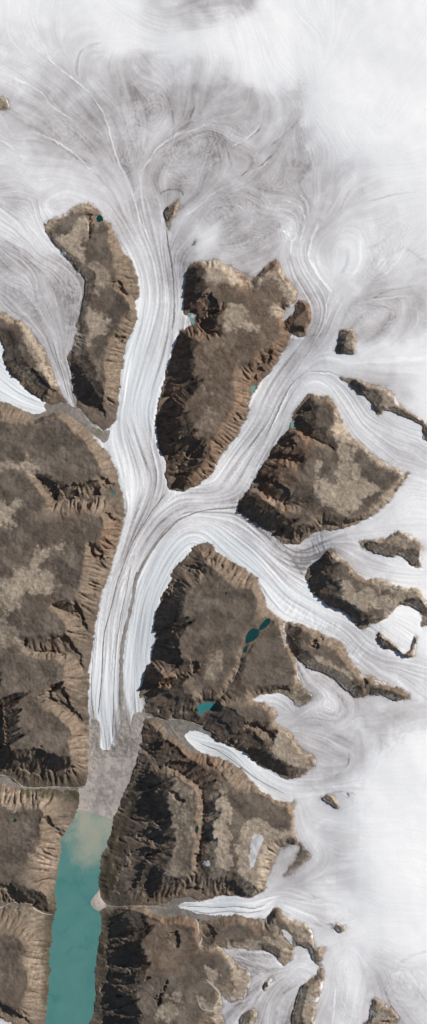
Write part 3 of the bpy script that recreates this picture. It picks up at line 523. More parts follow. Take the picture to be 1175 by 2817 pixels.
STEEP = """C 915,445 935,430 948,455 955,500 948,560 940,610 915,640 908,600 912,520
C 945,570 1010,562 1060,575 1070,620 1020,615 980,600 950,600
C 985,680 1040,655 1058,690 1055,715 1010,720 985,700
C 1000,735 1060,745 1074,720 D 40,715 45,740 -10,750
D -15,565 15,560 40,590 20,610 -5,600
D -5,628 30,635 25,660 -5,655
C 865,780 890,760 915,765 918,830 910,850 918,900 920,985 900,985 880,950 850,920 842,890 860,850
E 340,-15 365,-5 400,30 425,90 460,125 500,180 520,230 520,280 500,310 470,290 430,240 395,205 375,200 365,120 350,50
C 12,880 35,920 60,950 70,968 30,945
E 225,130 260,130 290,160 300,185 265,178 235,170
E 805,100 835,95 850,120 840,160 870,175 890,230 860,290 870,340 880,370 860,430 840,470 820,465 800,430 790,400 785,370 770,340 770,270 785,200
E 905,370 940,365 975,370 985,400 940,430 915,440 905,400
E 1010,395 1000,450 960,500 900,500 870,510 900,480 950,430
E 835,560 900,545 920,570 905,615 870,622 835,615
E 180,555 230,568 270,590 285,630 280,660 250,665 240,620 205,590
E 300,612 380,590 385,640 340,690 315,650
E 400,600 470,570 490,580 490,640 460,650 420,640
E 485,570 510,555 545,590 570,600 520,620 495,600
E 520,738 545,745 582,787 550,772
E 435,888 455,900 480,940 520,952 480,957 455,935
G 265,300 330,290 375,290 400,330 425,370 435,420 410,400 395,360 350,340 300,325
G 122,450 140,475 132,505 160,540 200,552 150,530 120,495
G 250,460 330,450 360,480 390,540 415,605 385,580 350,540 300,545 245,540 225,505
G 250,690 300,700 340,760 370,820 400,868 370,845 310,800 275,750
G 170,770 240,700 255,740 285,780 240,770 200,780
I -180,80 40,95 60,115 80,150 100,140 140,150 160,105 200,105 230,130 270,140 300,150 310,175 350,180 370,190 330,210 270,200 240,210 200,235 150,225 100,205 60,220 -180,215
G -180,770 0,790 15,850 20,960 0,1000 -180,1000
G 885,105 930,95 980,100 960,130 900,120
G 990,20 1030,10 1035,50 1000,60
G 845,190 880,180 910,230 880,260 850,240
G 800,270 840,240 880,280 870,340 840,390 845,420 800,440 760,430 755,400 775,340
G 760,480 800,440 860,430 885,500 880,540 890,580 850,615 800,605 745,585 750,530
G 720,620 740,620 770,650 778,690 765,740 720,745 680,750 690,710 705,680
G 935,570 985,570 985,600 960,640 950,610
H 170,868 200,863 250,890 290,910 325,940 315,962 270,920 210,890
J 100,70 150,95 185,90 180,110 215,95 260,125 310,155 350,175 370,195 380,245 350,240 290,205 230,170 190,135 110,95
H 330,688 380,700 415,730 425,775 405,768 370,735
H 370,440 400,470 430,500 440,530 410,520 385,480
H 520,425 550,435 555,465 530,450
H 515,460 530,480 525,505 515,490
H 770,645 785,670 765,700 758,670
F 415,270 440,220 480,160 500,150 500,200 470,230 450,260 475,280 500,320 490,350 450,330 430,305
F 300,460 330,440 400,450 455,455 450,480 390,480 330,475
F 360,370 400,355 420,400 380,410
F 225,585 260,555 300,570 350,590 400,640 380,690 340,685 300,650 260,620 225,610
F 150,700 180,668 210,700 260,740 320,755 380,790 415,820 410,870 380,888 330,850 250,797 190,762
F 425,835 440,812 460,850 445,873
F 485,802 520,808 500,838
F 560,788 610,778 640,805 600,818 570,812
F 650,772 690,778 745,766 700,797 650,803
D 235,920 280,850 300,820 300,870 260,930 265,950 240,960 235,1000 215,975
D 400,715 450,708 475,740 470,757 440,757 405,735
D 640,757 652,770 655,820 680,845 650,850 616,832 635,800
F 648,66 690,70 720,100 750,125 740,152 720,128 690,107 665,87
F 775,178 800,198 832,242 820,245 792,210
F 748,884 775,874 762,907
F 945,988 990,992 1050,998 1020,1010 980,1004
H 478,152 500,100 580,28 595,28 585,80 560,110 550,160 580,190 575,220 540,210 510,212 490,180
H 505,213 540,233 580,262 640,272 690,287 730,327 740,367 790,388 760,412 700,366 650,326 590,304 540,267
H 826,428 842,450 850,480 900,508 940,523 985,548 950,545 900,527 850,505 824,472
L 300,95 340,72 400,100 430,148 350,143 310,130
L 600,20 650,12 700,70 745,125 750,153 700,148 640,117 605,70
L 905,272 950,217 962,240 930,322 908,313
L 410,320 480,320 515,370 500,440 450,450 405,370
L 180,410 240,408 247,510 200,500 170,460
L 60,880 100,860 150,770 163,780 130,840 100,920 70,910
L -10,712 40,720 0,760
I 690,250 720,225 770,230 782,300 760,302 690,300
I 680,340 740,310 790,330 820,390 835,450 780,450 720,440 685,400
I 770,480 840,460 805,522
I 670,530 720,500 790,520 808,570 760,560 700,570
I 640,640 690,590 760,610 785,620 720,660 690,700 650,690
I 580,740 620,690 700,690 690,760 650,800 600,820 560,800
I 720,770 760,690 788,710 792,780 750,840 700,870
I 700,110 760,100 780,60 803,70 780,110 720,130
I 800,190 860,165 940,165 962,190 930,215 880,230 830,205
I 820,310 860,305 905,355 907,380 870,360
I 1025,368 1052,380 1047,422
I 1000,490 1047,478 1047,552 1010,530
I 960,620 1000,630 975,672 955,660
I 915,800 990,798 1000,837 930,837
K 860,280 900,320 950,370 1000,410 900,420 830,420 815,360 840,300
K 840,460 950,470 1030,470 1033,520 1000,560 1033,600 1022,640 900,630 830,600 860,540 820,500
K 800,700 900,690 1003,690 990,780 900,780 780,760
K 760,790 800,780 860,830 930,890 1020,960 1033,1010 900,1000 860,960 900,950 800,920 750,860
K 770,1010 880,1020 1000,1030 1045,1150 760,1150
K -180,900 0,915 50,950 80,970 110,970 150,1010 200,1060 200,1090 120,1100 50,1053 0,1027 -180,980
K 0,45 60,50 110,80 200,130 245,190 240,200 200,170 120,155 70,125 40,80
I 205,450 240,440 262,490 220,480
M 730,1062 800,1040 862,1008 865,1042 800,1074
C 560,500 600,500 640,550 620,562 580,530
C 560,750 620,768 600,792 570,770
C 428,180 455,175 442,270 428,262""".split('\n')

ZTOP = """150,1300,.74 100,1600,.74 150,1950,.72 60,2050,.76 300,1900,.60 330,1300,.68 80,2400,.62 80,2650,.64 230,640,.77 280,900,.76 250,1050,.82 80,980,.71 480,800,.88 500,1000,.86 650,900,.82 520,1180,.86 700,750,.82 640,1400,.82 720,1280,.80 860,1250,.80 900,1350,.80 780,1120,.80 1000,1620,.88 880,1560,.84 920,1700,.88 450,1700,.76 460,1600,.82 560,1550,.68 700,1750,.74 660,2050,.86 520,1850,.66 640,1950,.74 900,1780,.76 450,2300,.76 440,2150,.76 600,2300,.84 700,2250,.78 420,2450,.72 400,2650,.74 480,2600,.66 600,2550,.72 800,2600,.78 850,2780,.86 1030,1390,.77 950,930,.80 1060,1080,.77 480,580,.71 810,870,.76 950,2020,.80 930,1720,.90"""

TAN = [  # lighter, bare ground: (outline, strength, softness)
    ("E -180,500 60,480 130,450 200,520 240,560 150,560 60,530 -180,540", .9, 16), ("E -180,670 40,670 90,700 90,770 30,800 -180,820", 1, 18), ("E 190,910 320,870 320,920 260,940 190,980", .9, 12),
    ("G -180,150 60,140 150,100 200,120 270,200 240,240 150,220 110,260 100,330 60,300 -180,280", .9, 18), ("E 60,1000 200,1020 220,1074 60,1074", .8, 15), ("G -180,330 30,340 100,440 130,510 60,500 -180,400", .6, 12),
    ("C 280,270 430,180 425,280 405,400 330,360 280,310", 1, 14), ("C 400,440 520,400 560,470 530,520 450,560 420,600 430,500", .8, 18), ("C 395,430 430,470 440,560 425,640 390,780 345,860 335,850 375,740 400,620 418,520", .9, 8), ("C 380,850 480,770 520,690 560,700 470,800 400,870", .5, 10), ("C 420,620 520,650 540,690 480,780 380,850 360,820 400,700", 1, 14),
    ("C -180,645 50,670 130,720 200,810 225,900 270,1000 230,960 150,830 110,740 60,700 -180,690", 1, 10), ("C 80,900 150,930 180,1000 100,980", .7, 14), ("C 230,205 310,165 440,105 480,130 440,140 310,185 250,240", 1, 6),
    ("D 0,395 110,415 200,470 300,420 350,440 420,540 400,600 360,570 340,490 230,500 150,530 60,500 0,450", 1, 12), ("D 80,600 150,620 200,700 230,720 200,750 130,740 100,700", .9, 10), ("D 330,580 370,620 350,680 300,660", .7, 10), ("E 980,20 1060,130 1074,260 1000,330 960,300 1020,200 980,100", .35, 20),
    ("F 540,460 560,500 520,620 500,650 520,560", .9, 6), ("F 560,560 620,600 640,440 700,400 720,480 760,560 830,610 780,650 740,700 660,760 540,690 520,640", .95, 16), ("F 620,240 660,290 690,380 640,380 610,350", 1, 10), ("F 700,370 830,480 960,545 900,640 820,730 780,730 830,650 930,560 820,490", .9, 8), ("F 450,690 380,705 290,680 330,700", .6, 6),
    ("H 580,170 700,190 780,220 880,250 960,240 960,290 880,330 800,300 740,350 700,300 600,230", .95, 14), ("H 620,40 760,180 830,170 1040,250 1060,330 1000,250 800,210", .8, 8),
    ("H 480,560 560,550 640,600 720,660 700,720 600,650", .95, 12), ("H 0,600 50,480 60,560 40,640 0,660", .6, 8), ("H 300,1000 340,900 440,1000 510,1050 J 505,190 440,230 400,170 330,150 300,120", 1, 10),
    ("J 0,350 60,320 110,400 110,520 120,700 60,740 0,720", 1, 7), ("J 150,540 220,460 300,470 410,540 340,600 280,760 210,840 170,820 150,680", 1, 10), ("I 780,230 860,220 970,330 960,560 900,760 830,800 800,700 830,550 840,450", .45, 14),
    ("L 420,500 700,460 950,440 1000,560 880,520 540,505", .8, 6), ("L 560,540 700,640 770,700 750,860 650,900 600,880 650,800 650,680", 1, 6), ("L 490,770 550,850 560,1000 590,1074 530,1074 500,960 530,860", 1, 5), ("M 0,250 160,320 230,420 320,510 260,610 200,540 120,470 60,400", .9, 8), ("L 950,240 1010,420 1074,560 980,560 930,400", .9, 7),
    ("L 100,940 250,900 260,980 100,1074", .8, 14), ("L 370,830 440,880 490,970 420,960", .9, 8), ("L 150,820 260,860 230,900 150,900", .8, 10), ("L 450,640 560,720 600,760 540,740 450,700", .8, 10), ("L 440,750 500,790 540,850 510,830", 1, 4),
    ("M 60,1074 120,860 260,720 300,760 230,1074", .9, 10), ("K 20,200 130,170 230,180 260,260 330,300 230,300 60,260", .3, 16), ("K 190,480 340,470 350,900 260,1000 190,860 200,700", .3, 16),
    ("H 0,840 60,770 220,770 100,740", .4, 12), ("H 150,620 300,640 380,620 300,660", .4, 10), ("I 100,600 260,560 260,700 180,680", .55, 14), ("I -180,310 120,310 250,350 220,400 -180,390", .55, 10),
]
RUST = [("C 905,420 1074,385 D 350,380 430,560 400,760 200,1060 F 200,160 0,560 E 900,630 820,600 760,300", .55, 20), ("F 300,430 400,320 480,400 470,530 380,640 240,560", .9, 20), ("F 170,660 230,640 400,730 400,780", .5, 10),
        ("E 850,560 1000,380 1029,480 950,610", .8, 12), ("D 190,1060 300,820 400,760 250,1000", .8, 12), ("D 240,470 340,390 430,560 380,610 340,500", .9, 14), ("D 370,700 430,590 490,600 490,740", .8, 10),
        ("I 750,20 900,130 1074,200 1074,300 800,110", .7, 14), ("L 0,290 380,290 400,500 420,560 200,740 0,700", .5, 22), ("H 0,540 60,440 60,600 0,700", .5, 12), ("H 340,390 400,540 450,680 380,500", .5, 8), ("J 405,400 415,520 440,560 425,480 420,380", 1, 4),
        ("L 870,770 940,740 890,830", 1, 4), ("E 480,820 600,800 540,960 440,960", .5, 14), ("I 170,560 260,570 240,700 150,640", .4, 14), ("G 660,590 830,610 850,700 790,700", .5, 10), ("I 830,60 1074,180 1000,200 880,130", .6, 10)]
GREEN = [("I 650,300 590,420 550,520 505,640 495,860 560,870 575,700 610,520 660,400", 1, 12), ("I 100,300 385,308 385,345 250,350 130,330", 1, 8), ("I 120,250 420,230 430,290 250,295", .6, 10), ("K 740,240 830,260 800,600 700,1000 690,900 720,500", .6, 14), ("K 330,300 410,0 420,100 390,380 350,1000 330,900", .8, 6),
         ("K 370,300 300,380 300,420 370,400", .6, 10)]

# ================================================================== FIELDS
zs = np.array([[float(v) for v in t.split(',')] for t in ZICE.split()])
ck = 8
cx = XS[::ck]; cy = YS[::ck]
CX, CY = np.meshgrid(cx, cy)
num = np.zeros(CX.shape); den = np.zeros(CX.shape)
for x, y, z in zs:
    w = 1 / ((CX - x) ** 2 + (CY - y) ** 2 + 60 ** 2) ** 1.6
    num += w * z; den += w
zc = (num / den).astype(np.float32)
zc = blur(zc, 2)
zi = upsample(np.pad(zc, ((0, 2), (0, 2)), mode='edge'), ck)
num = np.zeros(CX.shape); den = np.zeros(CX.shape)
for t in ZTOP.split():
    x, y, z = (float(v) for v in t.split(','))
    w = 1 / ((CX - x) ** 2 + (CY - y) ** 2 + 50 ** 2) ** 1.7
    num += w * z; den += w
ztop_map = upsample(np.pad((num / den).astype(np.float32), ((0, 2), (0, 2)), mode='edge'), ck)

sd_fj = sdf(smooth_poly(pts(FJORD)), 80, .45)
zi = zi * sstep(2, 78, -sd_fj)

# rock masses ---------------------------------------------------------------
LK = list(LAND)
SD = {}; sd_all = np.full((NY, NX), -60., np.float32); OWN = np.full((NY, NX), -1, np.int16)
ztop = np.full((NY, NX), .8, np.float32)
cmask = np.zeros((NY, NX), bool); cval = np.zeros((NY, NX), np.float32)
for li, k in enumerate(LK):
    L = LAND[k]
    d = sdf(smooth_poly(pts(L['outline']), True, 2), 60, 1.0)
    SD[k] = d
    m = d > sd_all
    OWN[m] = li
    ztop[m] = L['zt']
    sd_all = np.maximum(sd_all, d)
inside = sd_all > 0
for k in LK:
    L = LAND[k]
    for t in L['tops']:
        d = sdf(smooth_poly(pts(t), True, 2), 20, 1.6)
        m = (d > 0) & (SD[k] > 3)
        cmask |= m; cval[m] = 1.0
for k in LK:
    L = LAND[k]
    for s, a, b in L['ravines']:
        d, t = line_dist(smooth_poly(pts(s), False, 3), 30, 1.5)
        m = (d < 3.2) & (SD[k] > 0)
        cmask |= m; cval[m] = (a + (b - a) * t)[m]
    for s, a, b in L['ridges']:
        d, t = line_dist(smooth_poly(pts(s), False, 3), 30, 1.2)
        m = (d < 3.0) & (SD[k] > 0)
        cmask |= m; cval[m] = (a + (b - a) * t)[m]
out = ~inside
cmask |= out; cval[out] = 0.


def solve(mask, val):
    pyr = [(mask, val)]
    while min(pyr[-1][0].shape) > 60:
        m, v = pyr[-1]
        ny, nx = (m.shape[0] + 1) // 2, (m.shape[1] + 1) // 2
        mp = np.zeros((ny * 2, nx * 2), np.float32); vp = mp.copy()
        mp[:m.shape[0], :m.shape[1]] = m; vp[:m.shape[0], :m.shape[1]] = v * m
        ms = mp.reshape(ny, 2, nx, 2).sum((1, 3)); vs = vp.reshape(ny, 2, nx, 2).sum((1, 3))
        pyr.append((ms > 0, (vs / np.maximum(ms, 1)).astype(np.float32)))
    h = None
    for lv, (m, v) in enumerate(reversed(pyr)):
        if h is None:
            h = v.copy(); it = 400
        else:
            h = np.repeat(np.repeat(h, 2, 0), 2, 1)[:m.shape[0], :m.shape[1]]
            it = 90 if lv < len(pyr) - 1 else 36
        h[m] = v[m]
        for _ in range(it):
            p = np.pad(h, 1, mode='edge')
            n = (p[:-2, 1:-1] + p[2:, 1:-1] + p[1:-1, :-2] + p[1:-1, 2:]) * .25
            h = np.where(m, v, n).astype(np.float32)
    return h


h0 = solve(cmask, cval)
h0 = np.where(inside, blur(h0, 2), 0)
hs = blur(h0, 5)
gy, gx = np.gradient(hs)
gl = np.sqrt(gx * gx + gy * gy) + 1e-6
vx, vy = (gx / gl).astype(np.float32), (gy / gl).astype(np.float32)
slope = np.clip(blur(gl, 2) / .030, 0, 1.6)          # 1 = about the usual valley wall
n1 = norm(.9 * lattice(34, 13) + .75 * lattice(31, 6.8) + .8 * lattice(32, 3.4))
g1 = norm(lic(n1, vx, vy, 14))
n2 = norm(lattice(33, 2.2))
g2 = norm(lic(n2, vx, vy, 9))
relief = .5 * (ztop_map - zi - .03); relief = relief + np.sqrt(relief ** 2 + .0012) + .01
env = np.clip(4 * h0 * (1 - h0), 0, 1) ** .6
big = np.clip(relief / .40, .10, 1.15)
gully = -(np.abs(np.clip(g1, -2.2, 2.2)) - .8) * .030 + g2 * .017
gully += fbm(42, 9, 4, .6) * .030
gully *= env * (.35 + 1.25 * np.clip(fbm(41, 20, 3) * 2.0 + .42, 0, 1)) * np.clip(slope, 0, 1.3) * big
hp = .40 * h0 + .60 * h0 ** 2.0
top_n = fbm(51, 60, 5) * .05 + fbm(52, 16, 5, .6) * .022
zl = zi + relief * hp + gully + (top_n * np.clip(h0 * 1.6, 0, 1)) * np.clip(relief / .3, .25, 1)
sd_steep = np.full((NY, NX), -30., np.float32)
for t in STEEP:
    sd_steep = np.maximum(sd_steep, sdf(smooth_poly(pts(t), True, 2), 30, 1.5))
jag = 1.7 * np.clip(g1, -2, 2) + 1.5 * lattice(160, 2.5)
steep = sd_steep + jag > 0
TE = math.tan(math.radians(SUN_EL)); SXD, SYD = math.cos(math.radians(SUN_AZ)), -math.sin(math.radians(SUN_AZ))


def shifted(a, dx, dy, fill):
    """value of a at (i + dx, j + dy)"""
    r = np.full_like(a, fill)
    x0, x1 = max(0, -dx), min(NX, NX - dx); y0, y1 = max(0, -dy), min(NY, NY - dy)
    r[y0:y1, x0:x1] = a[y0 + dy:y1 + dy, x0 + dx:x1 + dx]
    return r


def scarps(z, slack, first, carve=True):
    """steepen the walls on the lee side of the sun where the survey shows cliffs, ease them elsewhere"""
    surf = np.where(inside, z, zi).astype(np.float32)
    lit = np.where(steep, 9., surf).astype(np.float32)
    cap = np.full((NY, NX), 9., np.float32); blocked = steep.copy()
    for k in range(first, 75):
        dx, dy = int(round(-k * SXD)), int(round(-k * SYD))
        p = shifted(lit, dx, dy, 9.)
        cap = np.minimum(cap, p + k * .02 * TE)
        if k <= 24:                                     # gentle lee slopes where no cliff lies between
            blocked |= p > 8
            cap = np.minimum(cap, np.where(blocked, 9., p + k * .02 * TE * .62))
    z = np.where(inside, np.minimum(z, np.maximum(cap + slack, zi + .012)), z)
    if carve:
        surf = np.where(inside, z, zi).astype(np.float32)
        S = np.full((NY, NX), -9., np.float32)
        for k in range(1, 75):
            dx, dy = int(round(k * SXD)), int(round(k * SYD))
            S = np.maximum(S, shifted(surf, dx, dy, -9.) - k * .02 * TE)
        z = np.where(inside & steep, np.maximum(np.minimum(z, S - .018), zi + .004), z)
    return z.astype(np.float32)


zl = scarps(zl, .012, 2)
land_idx = np.nonzero((sd_all > 1).ravel())[0].astype(np.int32)
lj0, li0 = (land_idx // NX).astype(np.float32), (land_idx % NX).astype(np.float32)
acc_l = None
for itn, (sm, steps, amt) in enumerate(((2, 40, .008), (1, 34, .008), (1, 26, .009), (0, 18, .006))):
    zz = blur(zl.astype(np.float32), sm) + lattice(140 + itn, 2.0) * .006 + lattice(150 + itn, 4.5) * .006
    ey, ex = np.gradient(zz)
    el = np.sqrt(ex * ex + ey * ey) + 1e-6
    ux, uy = (-ex / el).ravel().astype(np.float32), (-ey / el).ravel().astype(np.float32)
    px, py = li0.copy(), lj0.copy(); idx = land_idx
    acc = np.zeros(NX * NY, np.float32)
    for st in range(steps):
        px += ux[idx]; py += uy[idx]
        np.clip(px, 0, NX - 1, out=px); np.clip(py, 0, NY - 1, out=py)
        idx = (py + .5).astype(np.int32) * NX + (px + .5).astype(np.int32)
        acc += np.bincount(idx, minlength=NX * NY)
    acc = blur(np.minimum(acc, 900).reshape(NY, NX), 1)
    e = np.log1p(acc / 12.)
    acc_l = e if acc_l is None else .5 * acc_l + e
    local = np.clip(blur(el, 3) / .018, .10, 1.3) * (.25 + .75 * np.clip(hp * 3, 0, 1)) * np.clip((1.25 - h0) * 1.6, .3, 1)
    zl = zl - amt * (e - 1.3) * local * big
acc_l = norm(acc_l, inside)
zl = scarps(zl, .035, 3, False)
zl = scarps(np.where(steep, zl - .004, zl), .05, 3, True)
zl = zl + fbm(53, 5, 2) * .003 * np.clip(h0 * 4, 0, 1)
zl = np.where(inside, np.maximum(zl, zi + .0012 * np.clip(sd_all, 0, 8)), zi + .010 * sd_all).astype(np.float32)

# small lakes on the rock -----------------------------------------------------
LAKES = [
    ('ridge_tarn', "C 476,180 488,166 502,170 508,190 500,197 480,200", 'dark', 'small dark green lake on the upper tip of the northern ridge touching the ice'),
    ('chain_lower', "H 184,490 189,484 190,500 183,525 172,530 168,515 176,500", 'dark', 'small dark teal lake just below the two lobed teal lake'),
    ('chain_upper', "H 182,460 190,432 205,415 220,408 236,414 246,412 252,396 262,384 280,364 300,364 299,382 280,402 258,416 247,420 243,446 215,470 190,478", 'dark', 'two lobed deep teal lake, largest water on the brown plateau near the right glacier arm'),
    ('turquoise', "G 972,795 1000,778 1045,775 1068,782 1070,800 1040,812 1010,815 1000,832 985,835 978,815", 'bright', 'bright turquoise lake with a ragged shore on the brown plateau'),
    ('moat_lake', "D 205,1008 225,1002 230,1018 212,1040 205,1030", 'pale', 'pale mint lake wedged between the central plateau and the glacier'),
    ('moat_lake_east', "F 405,290 418,288 428,305 424,318 402,315", 'pale', 'pale grey green lake at the mouth of a ravine beside the eastern massif'),
    ('bulge_lake', "C 925,650 945,645 955,660 958,700 945,700 935,672", 'pale', 'mottled green lake at the ice bulge beside the central plateau'),
    ('valley_pond', "E 460,320 470,312 495,325 498,352 485,355 465,342", 'olive', 'olive pond at the end of the gravel valley by the main glacier'),
    ('gully_pond', "E 548,640 560,628 566,640 550,645", 'bright', 'tiny teal pond in a gully left of the main glacier'),
    ('green_pond', "I 962,490 972,482 978,500 968,524 960,510", 'forest', 'narrow dark green lake below the pale plateau'),
    ('plateau_dot', "H 78,235 85,228 90,238 82,243", 'forest', 'dot sized dark pond on the brown plateau above the lake chain'),
    ('west_dot', "I 66,456 78,449 84,460 72,468", 'forest', 'dot sized dark green pond on the lower left plateau'),
    ('foot_pond', "F 218,606 230,604 228,614 220,613", 'forest', 'speck of green pond at the foot of the eastern massif'),
    ('ravine_pond', "L 380,304 398,302 396,316 384,318", 'forest', 'speck of dark green pond below the lowest side glacier'),
]
LZ = {}
for nm, s, kind, lab in LAKES:
    p = smooth_poly(pts(s), True, 3)
    d = sdf(p, 30, .25)
    surf = np.where(sd_all > 0, zl, zi)
    m = d > -1.5
    lv = float(np.percentile(surf[m], 25)) if m.any() else float(bil(surf, *p.mean(0)))
    LZ[nm] = lv
    f = sstep(0, 14, -d)
    zl = np.where(d > 0, np.minimum(zl, lv - .006 - np.minimum(d, 8) * .001), np.where((d > -14) & (sd_all > 0), lv + (zl - lv) * (f * .85 + .15) + .0005, zl)).astype(np.float32)

# ice -------------------------------------------------------------------------
tx_, ty_, tv_ = np.array([[float(v) for v in t.split(',')] for t in TONE.split()]).T
tx_, ty_ = tx_ * 1.0941, ty_ * 1.0941
CWX, CWY = CX, CY
num = np.zeros(CX.shape); den = np.full(CX.shape, 1e-9)
for x, y, v in zip(tx_, ty_, tv_):
    d2 = (CWX - x) ** 2 + (CWY - y) ** 2
    w = np.exp(-d2 / (2 * 34. ** 2)) + 1e-3 / (1 + d2 / 60. ** 2) ** 3
    num += w * v; den += w
tone = upsample(np.pad((num / den).astype(np.float32), ((0, 2), (0, 2)), mode='edge'), ck)
# pull the tone field along a wandering warp so its patches have natural edges
wx = fbm(61, 26, 4) * 22; wy = fbm(62, 26, 4) * 22
jj, ii = np.mgrid[0:NY, 0:NX]
tone = tone[np.clip((jj + wy / STEP).astype(int), 0, NY - 1), np.clip((ii + wx / STEP).astype(int), 0, NX - 1)]

for s_, f_ in (("W 930,1930 1000,1880 1180,1860 1180,2310 1010,2300 960,2200 920,2080", .75), ("W 720,60 820,30 1180,-80 1180,430 930,390 820,320 760,220", .6), ("W 560,70 720,60 760,200 640,180 560,130", .4)):
    tone *= 1 - f_ * sstep(-55, 40, sdf(smooth_poly(pts(s_)), 60, 4.))
tone = tone + .6 * (sstep(.08, .72, tone) - tone)
fp, ft = [], []
for s in FLOW:
    p = smooth_poly(pts(s), False, 6)
    q = (p[1:] + p[:-1]) / 2; t = p[1:] - p[:-1]; l = np.hypot(t[:, 0], t[:, 1]) + 1e-9
    fp.append(q); ft.append(t / l[:, None])
fp = np.concatenate(fp); ft = np.concatenate(ft)
c2 = ft[:, 0] ** 2 - ft[:, 1] ** 2; s2 = 2 * ft[:, 0] * ft[:, 1]
A2 = np.zeros(CX.shape); B2 = np.zeros(CX.shape)
for r in range(CX.shape[0]):
    d2 = (CX[r][:, None] - fp[None, :, 0]) ** 2 + (CY[r][:, None] - fp[None, :, 1]) ** 2
    w = 1 / (d2 + 14. ** 2) ** 2
    A2[r] = (w * c2).sum(1) / w.sum(1); B2[r] = (w * s2).sum(1) / w.sum(1)
ang = lambda: None
A2u = upsample(np.pad(A2.astype(np.float32), ((0, 2), (0, 2)), mode='edge'), ck); B2u = upsample(np.pad(B2.astype(np.float32), ((0, 2), (0, 2)), mode='edge'), ck)
swirl = fbm(71, 40, 3)
sh = np.clip(.35 * zi / .7, 0, .4) * sstep(.5, .66, zi)
th = .5 * np.arctan2(B2u, A2u) + swirl * sh * 1.6
fx_, fy_ = np.cos(th).astype(np.float32), np.sin(th).astype(np.float32)
st_f = norm(lic(norm(lattice(81, 1.5)), fx_, fy_, 46))
st_m = norm(lic(norm(lattice(82, 3.4)), fx_, fy_, 45))
st_l = norm(lic(norm(lattice(83, 9)), fx_, fy_, 70))
st_g = norm(lic(norm(lattice(88, 2.3)), fx_, fy_, 80))
st_x = norm(lic(norm(lattice(86, 11) + .5 * lattice(87, 22)), fx_, fy_, 22))
cross = norm(lic(norm(lattice(84, 1.5) + .5 * lattice(85, 3)), -fy_, fx_, 6))

fbn = fbm(65, 18, 3)
fbm_s = lambda a, b, c, d: fbn[a:b, c:d] + .5
lines = np.zeros((NY, NX), np.float32)
for s, hw, v in LINES:
    d, t = line_dist(smooth_poly(pts(s), False, 3), int(hw * 4 + 12), .5)
    prof = np.exp(-(d / (hw * .72)) ** 2) * np.minimum(1, np.minimum(t, 1 - t) * 9 + .12)
    brk = np.clip(.75 + .35 * st_m, .25, 1.3)
    lines += (v * 1.35 if v < 0 else v) * prof * brk

base_id = np.full((NY, NX), len(BASE), np.int16)
sd_base = {}
for bi in range(len(BASE) - 1, -1, -1):
    k, s = BASE[bi]
    d = sd_fj if k == 'fjord' else sdf(smooth_poly(pts(s), True, 2), 40, .6)
    sd_base[k] = d
    base_id[d > 0] = bi
base_id[(base_id == len(BASE)) & (sd_fj > -14)] = 0
BI = {k: i for i, (k, s) in enumerate(BASE)}
gravel_keys = ['outwash', 'west_gravel', 'creek_gravel', 'side_gravel', 'south_gravel', 'debris']
fan = sdf(smooth_poly(pts(FAN)), 20, .3)
is_gravel = np.isin(base_id, [BI[k] for k in gravel_keys])
gr_soft = blur(is_gravel.astype(np.float32), 2)
valley = np.isin(base_id, [BI[k] for k in BI if k.startswith('g_')]).astype(np.float32)
valley = blur(valley, 8)

deep = sstep(.62, .40, zi)
dland = -sd_all                                         # distance from rock
# transverse crevasse belts
CREV = [("F 500,880 530,855 580,850 590,890 560,920 510,915", 1., 10), ("H 660,480 720,470 820,500 810,545 720,550 670,520", .8, 16), ("H 360,250 480,310 640,390 620,440 480,380 380,340", .7, 18), ("F 340,890 470,1000 500,940 420,930", .4, 14), ("F 160,620 260,500 330,380 290,450 200,620", .5, 10), ("H 200,150 300,250 340,330 280,270", .35, 12)]
crev = np.zeros((NY, NX), np.float32)
for s, v, so in CREV:
    d = sdf(smooth_poly(pts(s)), 30)
    crev = np.maximum(crev, v * sstep(-so, so * .6, d))
rim = np.exp(-((dland - 5) / 4.) ** 2) * valley * np.clip(.6 + .5 * fbm(91, 8, 2) * 2, 0, 1)
dust = np.exp(-np.clip(dland, 0, 60) / 2.6) * .5 + np.exp(-np.clip(dland, 0, 60) / 8.) * .26 * np.clip(.8 + 1.5 * fbm(109, 12, 3), .1, 1.6) * (1 - .7 * valley * deep)

amp = np.clip(tone * 1.15 + .12, .16, 1)
shade = -.03 + tone * 1.12 * (1 - .20 * valley * deep) + (.055 * st_f * amp + .035 * st_m * amp + .055 * st_l * amp) + .006 * st_m + .095 * amp * st_x + .22 * amp * fbm(97, 14, 5, .6)
shade += valley * (.14 + .62 * deep) * (.06 * st_m + .05 * st_l + (.11 + .05 * deep) * st_g + .08 * st_f * (.55 + 1.1 * np.clip(fbm(99, 16, 3) + .5, 0, 1)))
shade += fbm(92, 4, 2) * .05 * amp + crev * cross * .12
shade -= lines
shade += amp * (-.13 * sstep(1.4, 2.8, st_f + .5 * st_x) + .08 * sstep(1.5, 2.8, -st_f - .5 * st_x)) * (1 - .5 * valley)
RINGS = [(600, 520, 115, 58, -10, 9), (885, 640, 42, 80, 5, 6), (940, 800, 70, 52, 10, 7), (480, 385, 95, 72, -35, 9), (385, 285, 50, 60, 10, 6), (735, 570, 42, 42, 0, 6), (60, 740, 62, 52, 30, 7), (690, 455, 34, 28, 0, 5), (575, 320, 50, 36, 20, 6),
         (830, 1775, 50, 45, 0, 6), (160, 330, 60, 40, 30, 6), (960, 620, 60, 90, 20, 7), (650, 2400, 80, 40, 20, 6), (880, 2470, 45, 95, 0, 7), (640, 600, 90, 40, -15, 7), (330, 380, 45, 80, 10, 6), (760, 340, 30, 80, -10, 6), (1010, 2480, 60, 60, 0, 6), (200, 690, 50, 90, 20, 6)]
ringf = np.zeros((NY, NX), np.float32); rw = fbm(64, 30, 4, .55)
